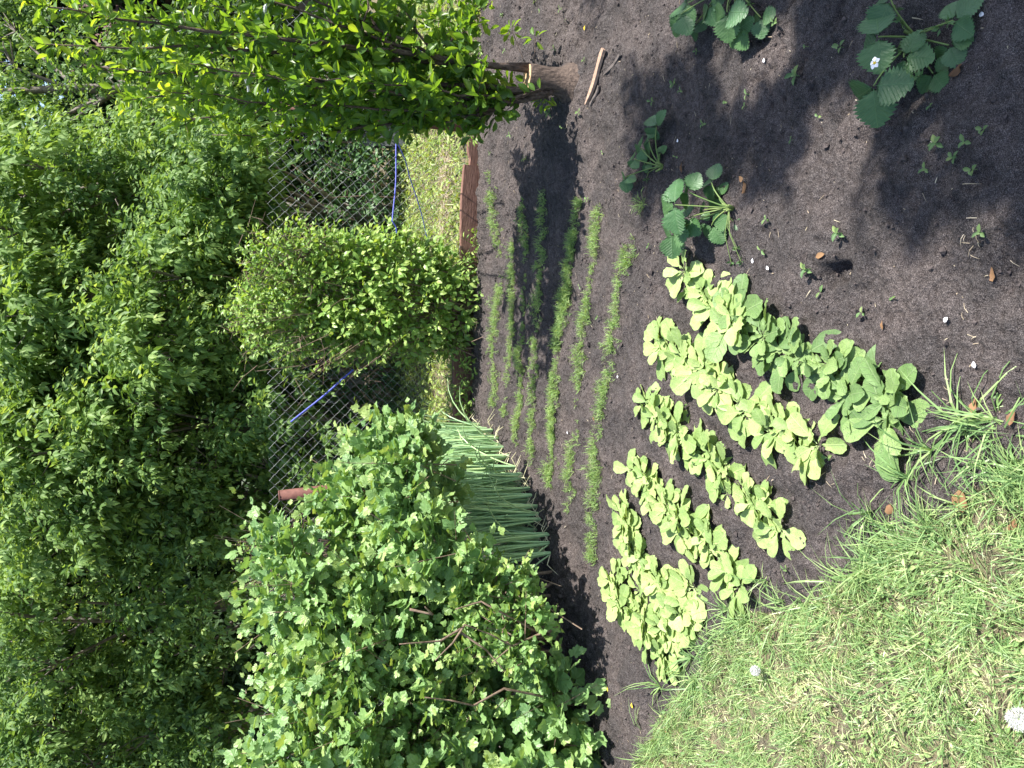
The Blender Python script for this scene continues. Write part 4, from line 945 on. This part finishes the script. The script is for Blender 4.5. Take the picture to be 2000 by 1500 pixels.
# dandelion clocks
for x, y, h, r, lb in ((1475, 1310, .05, .014, 'small white dandelion clock in the lawn near the radishes'), (1990, 1405, .07, .021, 'large white dandelion clock low in the lawn corner')):
    c = G(x, y, h); b = c.copy(); b[2] = 0; b[0] += .01
    t = thing('dandelion_clock', b, lb, 'dandelion', 'dandelion clocks in the lawn')
    mb = MB(); mb.tube([b-[0, 0, .01], (b+c)/2, c], [.002, .0018], 6); mb.build('stalk', M['straw_stem'], t)
    mb = MB(); n = 150; d = rdir(n); mb.scatter(GR[0], np.tile(c, (n, 1))+d*r*.15, scale_m(frames(d, rdir(n)), r*.85, .0006), np.full(n, .5))
    e = c+d*r*.8
    for j in range(6):
        d2 = nrm(d*.6+rdir(n)); mb.scatter(GR[0], e, scale_m(frames(d2, rdir(n)), r*.42, .0007), np.full(n, .5))
    mb.build('seed_head', M['puff'], t)

# ================================================================== GRASS
def grass_mesh(name, poly, n, lmin, lmax, wmin, wmax, label, thin=1.0, dryp=.25, lean=.75, zlift=0.0, biasx=0.0, dfun=None, cat='grass', rv=None):
    P = np.array(poly); lo_, hi_ = P.min(0), P.max(0); xy = rng.uniform(lo_, hi_, (n*4, 2)); xy = xy[inpoly(xy[:, 0], xy[:, 1], poly)]
    dn = .55*vnoise(xy[:, 0], xy[:, 1], .09, 4)+.45*vnoise(xy[:, 0], xy[:, 1], .03, 2)
    xy = xy[rng.random(len(xy)) < np.clip((dn-.18)*2.6, .12, 1)][:n]; n = len(xy)
    z = ground_z(xy[:, 0], xy[:, 1])
    fl = vnoise(xy[:, 0], xy[:, 1], .11, 7)*2*math.pi*2
    d = nrm(np.stack([np.cos(fl)*lean*.7+rng.normal(size=n)*lean*.5+biasx, np.sin(fl)*lean*.7+rng.normal(size=n)*lean*.5, rng.uniform(.25, 1, n)], 1))
    L = rng.uniform(lmin, lmax, n)*(.55+.9*vnoise(xy[:, 0], xy[:, 1], .14, 5)); dry = rng.random(n) < dryp*(.3+1.5*vnoise(xy[:, 0], xy[:, 1], .12, 1))
    rr = np.where(dry, rng.uniform(.72, 1, n), rng.uniform(0, .62, n)); L = np.where(dry, L*.6, L)
    d[:, 2] = np.where(dry, d[:, 2]*.25, d[:, 2]); d = nrm(d)
    wv = rng.uniform(wmin, wmax, n); mb = MB(); wh = rng.integers(0, 3, n); T = np.stack([xy[:, 0], xy[:, 1], z], 1)
    nh = rdir(n)*.5+np.array([0, 0, 1.])
    for k in range(3):
        q_ = wh == k; mb.scatter(GR[k], T[q_], scale_m(frames(d[q_], nh[q_]), L[q_], wv[q_]), rr[q_])
    return mb
mb = grass_mesh('grass', lawn, 175000,   .028, .070, .0014, .0030, '', dryp=.44)
# longer tufts along the lawn edge
edge = np.array([G(*p)[:2] for p in LAWN_PX[:-1]])
for k in range(85):
    i = rng.integers(len(edge)-1); f = rng.random(); c = edge[i]*(1-f)+edge[i+1]*f+rng.normal(size=2)*.05+np.array([-.01, -.02]); n = int(rng.integers(5, 16)); a = rng.uniform(0, 6.28)
    d = nrm(np.stack([rng.normal(size=n)*.45+.4*math.cos(a), rng.normal(size=n)*.45+.4*math.sin(a)+.2, rng.uniform(.3, .9, n)], 1)); T = np.c_[np.tile(c, (n, 1))+rng.normal(size=(n, 2))*.008, np.full(n, float(ground_z(c[0], c[1])))]
    mb.scatter(GR[2], T, scale_m(frames(d, rdir(n)*.4+[0, 0, 1.]), rng.uniform(.05, .13, n), rng.uniform(.002, .004, n)), rng.uniform(.0, .6, n))
for (x, y) in ((1880, 830), (1905, 815), (1975, 850), (1820, 880), (1950, 820), (1770, 930), (1700, 1000), (1290, 1340), (1350, 1285), (1425, 1190)):
    c = G(x, y); n = 16; d = nrm(np.stack([rng.normal(size=n)*.6, rng.normal(size=n)*.6+.3, rng.uniform(.15, .7, n)], 1))
    mb.scatter(GR[2], np.tile(c, (n, 1)), scale_m(frames(d, rdir(n)*.4+[0, 0, 1.]), rng.uniform(.08, .18, n), rng.uniform(.003, .0055, n)), rng.uniform(.0, .5, n))
# clover-like leaves in the turf
n = 5200; P = np.array(lawn); xy = rng.uniform(P.min(0), P.max(0), (n*3, 2)); xy = xy[inpoly(xy[:, 0], xy[:, 1], lawn)]; xy = xy[vnoise(xy[:, 0], xy[:, 1], .2, 3) > .5][:n]; n = len(xy)
d = nrm(np.stack([rng.normal(size=n), rng.normal(size=n), rng.uniform(.0, .5, n)], 1)); mb.scatter(PLUM, np.c_[xy, rng.uniform(.008, .03, n)], scale_m(frames(d, rdir(n)*.4+[0, 0, 1.]), rng.uniform(.009, .02, n)), rng.uniform(.2, .7, n))
o = mb.build('lawn_grass', M['grass'], None); tag(o, 'tangled sunlit lawn grass with dry straw between the blades', 'grass', None, 'stuff')
far_poly = [(-4.5, fence_y(-4.5)+.06), (4.5, fence_y(4.5)+.06), (5, 7.6), (-5, 7.8)]
mb = grass_mesh('grass', far_poly, 30000, .04, .11, .004, .008, '', dryp=.2, lean=.6)
n = 7000; xy = rng.uniform((-2.5, 5.0), (3.2, 7.3), (n, 2)); xy = xy[xy[:, 1] > fence_y(xy[:, 0])+.1]; n = len(xy)
d = nrm(np.stack([rng.normal(size=n), rng.normal(size=n), rng.uniform(.1, .9, n)], 1)); mb.scatter(PLUM, np.c_[xy, rng.uniform(.01, .06, n)], scale_m(frames(d, rdir(n)*.4+[0, 0, 1.]), rng.uniform(.025, .055, n)), rng.uniform(.35, .7, n))
o = mb.build('meadow_grass', M['meadow'], None); tag(o, 'bright yellow-green grass and weeds beyond the wire fence', 'grass', None, 'stuff')
# dry clippings beyond the board
mb = MB(); n = 1500; a = G(878, 300); b = G(878, 450); f = rng.random(n)
T = a[None]*(1-f[:, None])+b[None]*f[:, None]+np.c_[rng.normal(size=n)*.08, rng.normal(size=n)*.09, rng.uniform(.01, .05, n)]; T[:, 1] = np.maximum(T[:, 1], fence_y(T[:, 0])+.08)
d = nrm(np.c_[rng.normal(size=(n, 2)), rng.normal(size=n)*.15]); mb.scatter(GR[0], T, scale_m(frames(d, rdir(n)), rng.uniform(.03, .10, n), .004), rng.uniform(.2, 1, n))
o = mb.build('dry_clippings', M['straw'], None); tag(o, 'pale dry grass clippings behind the shaded edging board', 'clippings', None, 'stuff')

# litter on the soil: clods, straw bits
ico = tpl([(0, 0, 1), (.9, 0, .1), (.2, .85, 0), (-.8, .5, .1), (-.7, -.6, 0), (.3, -.9, .1), (0, 0, -.8)], [(0, 1, 2), (0, 2, 3), (0, 3, 4), (0, 4, 5), (0, 5, 1), (6, 2, 1), (6, 3, 2), (6, 4, 3), (6, 5, 4), (6, 1, 5)])
n = 34000; xy = rng.uniform((-2.2, 1.0), (2.3, 4.95), (n, 2)); xy = xy[~inpoly(xy[:, 0], xy[:, 1], lawn)]; dn = vnoise(xy[:, 0], xy[:, 1], .3, 2); xy = xy[rng.random(len(xy)) < .2+dn]; n = len(xy)
s = .0016+.0065*rng.random(n)**4+.009*(rng.random(n) < .010); mb = MB(); T = np.c_[xy, ground_z(xy[:, 0], xy[:, 1])+s*.3]; Fm = frames(rdir(n), rdir(n)); mb.scatter(ico, T, Fm*(s*rng.uniform(.7, 1.2, n))[:, None, None], rng.random(n))
o = mb.build('soil_clods', M['clod'], None); tag(o, 'small crumbly soil clods scattered over the beds', 'soil clods', None, 'stuff')
n = 1500; xy = rng.uniform((-2.2, 1.0), (2.3, 4.95), (n, 2)); xy = xy[~inpoly(xy[:, 0], xy[:, 1], lawn)]; n = len(xy); mb = MB()
d = nrm(np.c_[rng.normal(size=(n, 2)), np.zeros(n)]); L = .004+.03*rng.random(n)**3; mb.scatter(GR[0], np.c_[xy, ground_z(xy[:, 0], xy[:, 1])+.004], scale_m(frames(d, np.tile([0, 0, 1.], (n, 1))), L, rng.uniform(.0012, .003, n)), rng.random(n))
for (x, y) in ((1905, 430), (1930, 480), (1880, 640), (1840, 820), (1900, 900), (1760, 1010), (1700, 900)):
    for k in range(6):
        c = gz(x+rng.normal()*22, y+rng.normal()*30, .004); dd = nrm(np.array([[rng.normal(), rng.normal(), .1]])); mb.scatter(GR[2], c[None], scale_m(frames(dd, np.array([[0, 0, 1.]])), rng.uniform(.012, .04), .0016), np.array([rng.uniform(.4, 1)]))
o = mb.build('straw_litter', M['straw'], None); tag(o, 'thin pale straw bits scattered on the soil', 'straw', None, 'stuff')

# ================================================================== the apple tree standing beside the viewer (casts the dappled shade)
ap = thing('apple_tree', (3.3, .9, 0), 'apple tree standing beside the strawberry bed, its crown shading the soil', 'tree')
tk = MB(); tk.tube([(3.3, .9, -.05), (3.3, .92, 1.2), (3.4, .95, 2.4), (3.9, 1.0, 4.2)], [.12, .10, .08, .04], 10)
lf = MB(); AE = [(4.22, 0.22, 4.6, 0.82, 0.87, 0.6), (3.97, 0.32, 4.9, 0.66, 0.71, 0.5), (4.07, 1.12, 4.5, 0.62, 0.48, 0.5), (4.17, 1.32, 5.0, 0.57, 0.4, 0.4), (3.87, -0.48, 4.7, 0.73, 0.48, 0.6), (3.62, 0.72, 4.6, 0.45, 0.4, 0.4), (3.32, -0.03, 4.4, 0.49, 0.36, 0.4), (4.77, 1.62, 4.8, 0.57, 0.48, 0.5), (4.87, -0.48, 5.2, 0.82, 0.79, 0.6), (3.07, -0.68, 4.7, 0.41, 0.4, 0.35), (4.47, -1.18, 4.8, 0.73, 0.55, 0.5)]
P, D = shell_pts(AE, 8500, .0)
sx_ = P[:, 0]-P[:, 2]*sv[0]/sv[2]; sy_ = P[:, 1]-P[:, 2]*sv[1]/sv[2]; kp = vnoise(sx_, sy_, .24, 3)*.8+vnoise(sx_, sy_, .11, 5)*.2 > .455-.02*(sy_ < 2.0)-.05*(sx_ > 1.3)+.06*(sy_ > 2.7); P = P[kp]; D = D[kp]; leafy(lf, P, D, [LEAF6], 6, .25, .075, wr=1.3)
for k in range(40):
    e = P[rng.integers(len(P))]; tk.tube([(3.5, .95, 2.7+rng.uniform(-.3, .5)), (3.5*.5+e[0]*.5, .95*.5+e[1]*.5, e[2]*.5+1.7), e], [.03, .012, .004], 6, .5, False)
tk.build('trunk', M['trunk'], ap, True); lf.build('crown', M['plum'], ap)
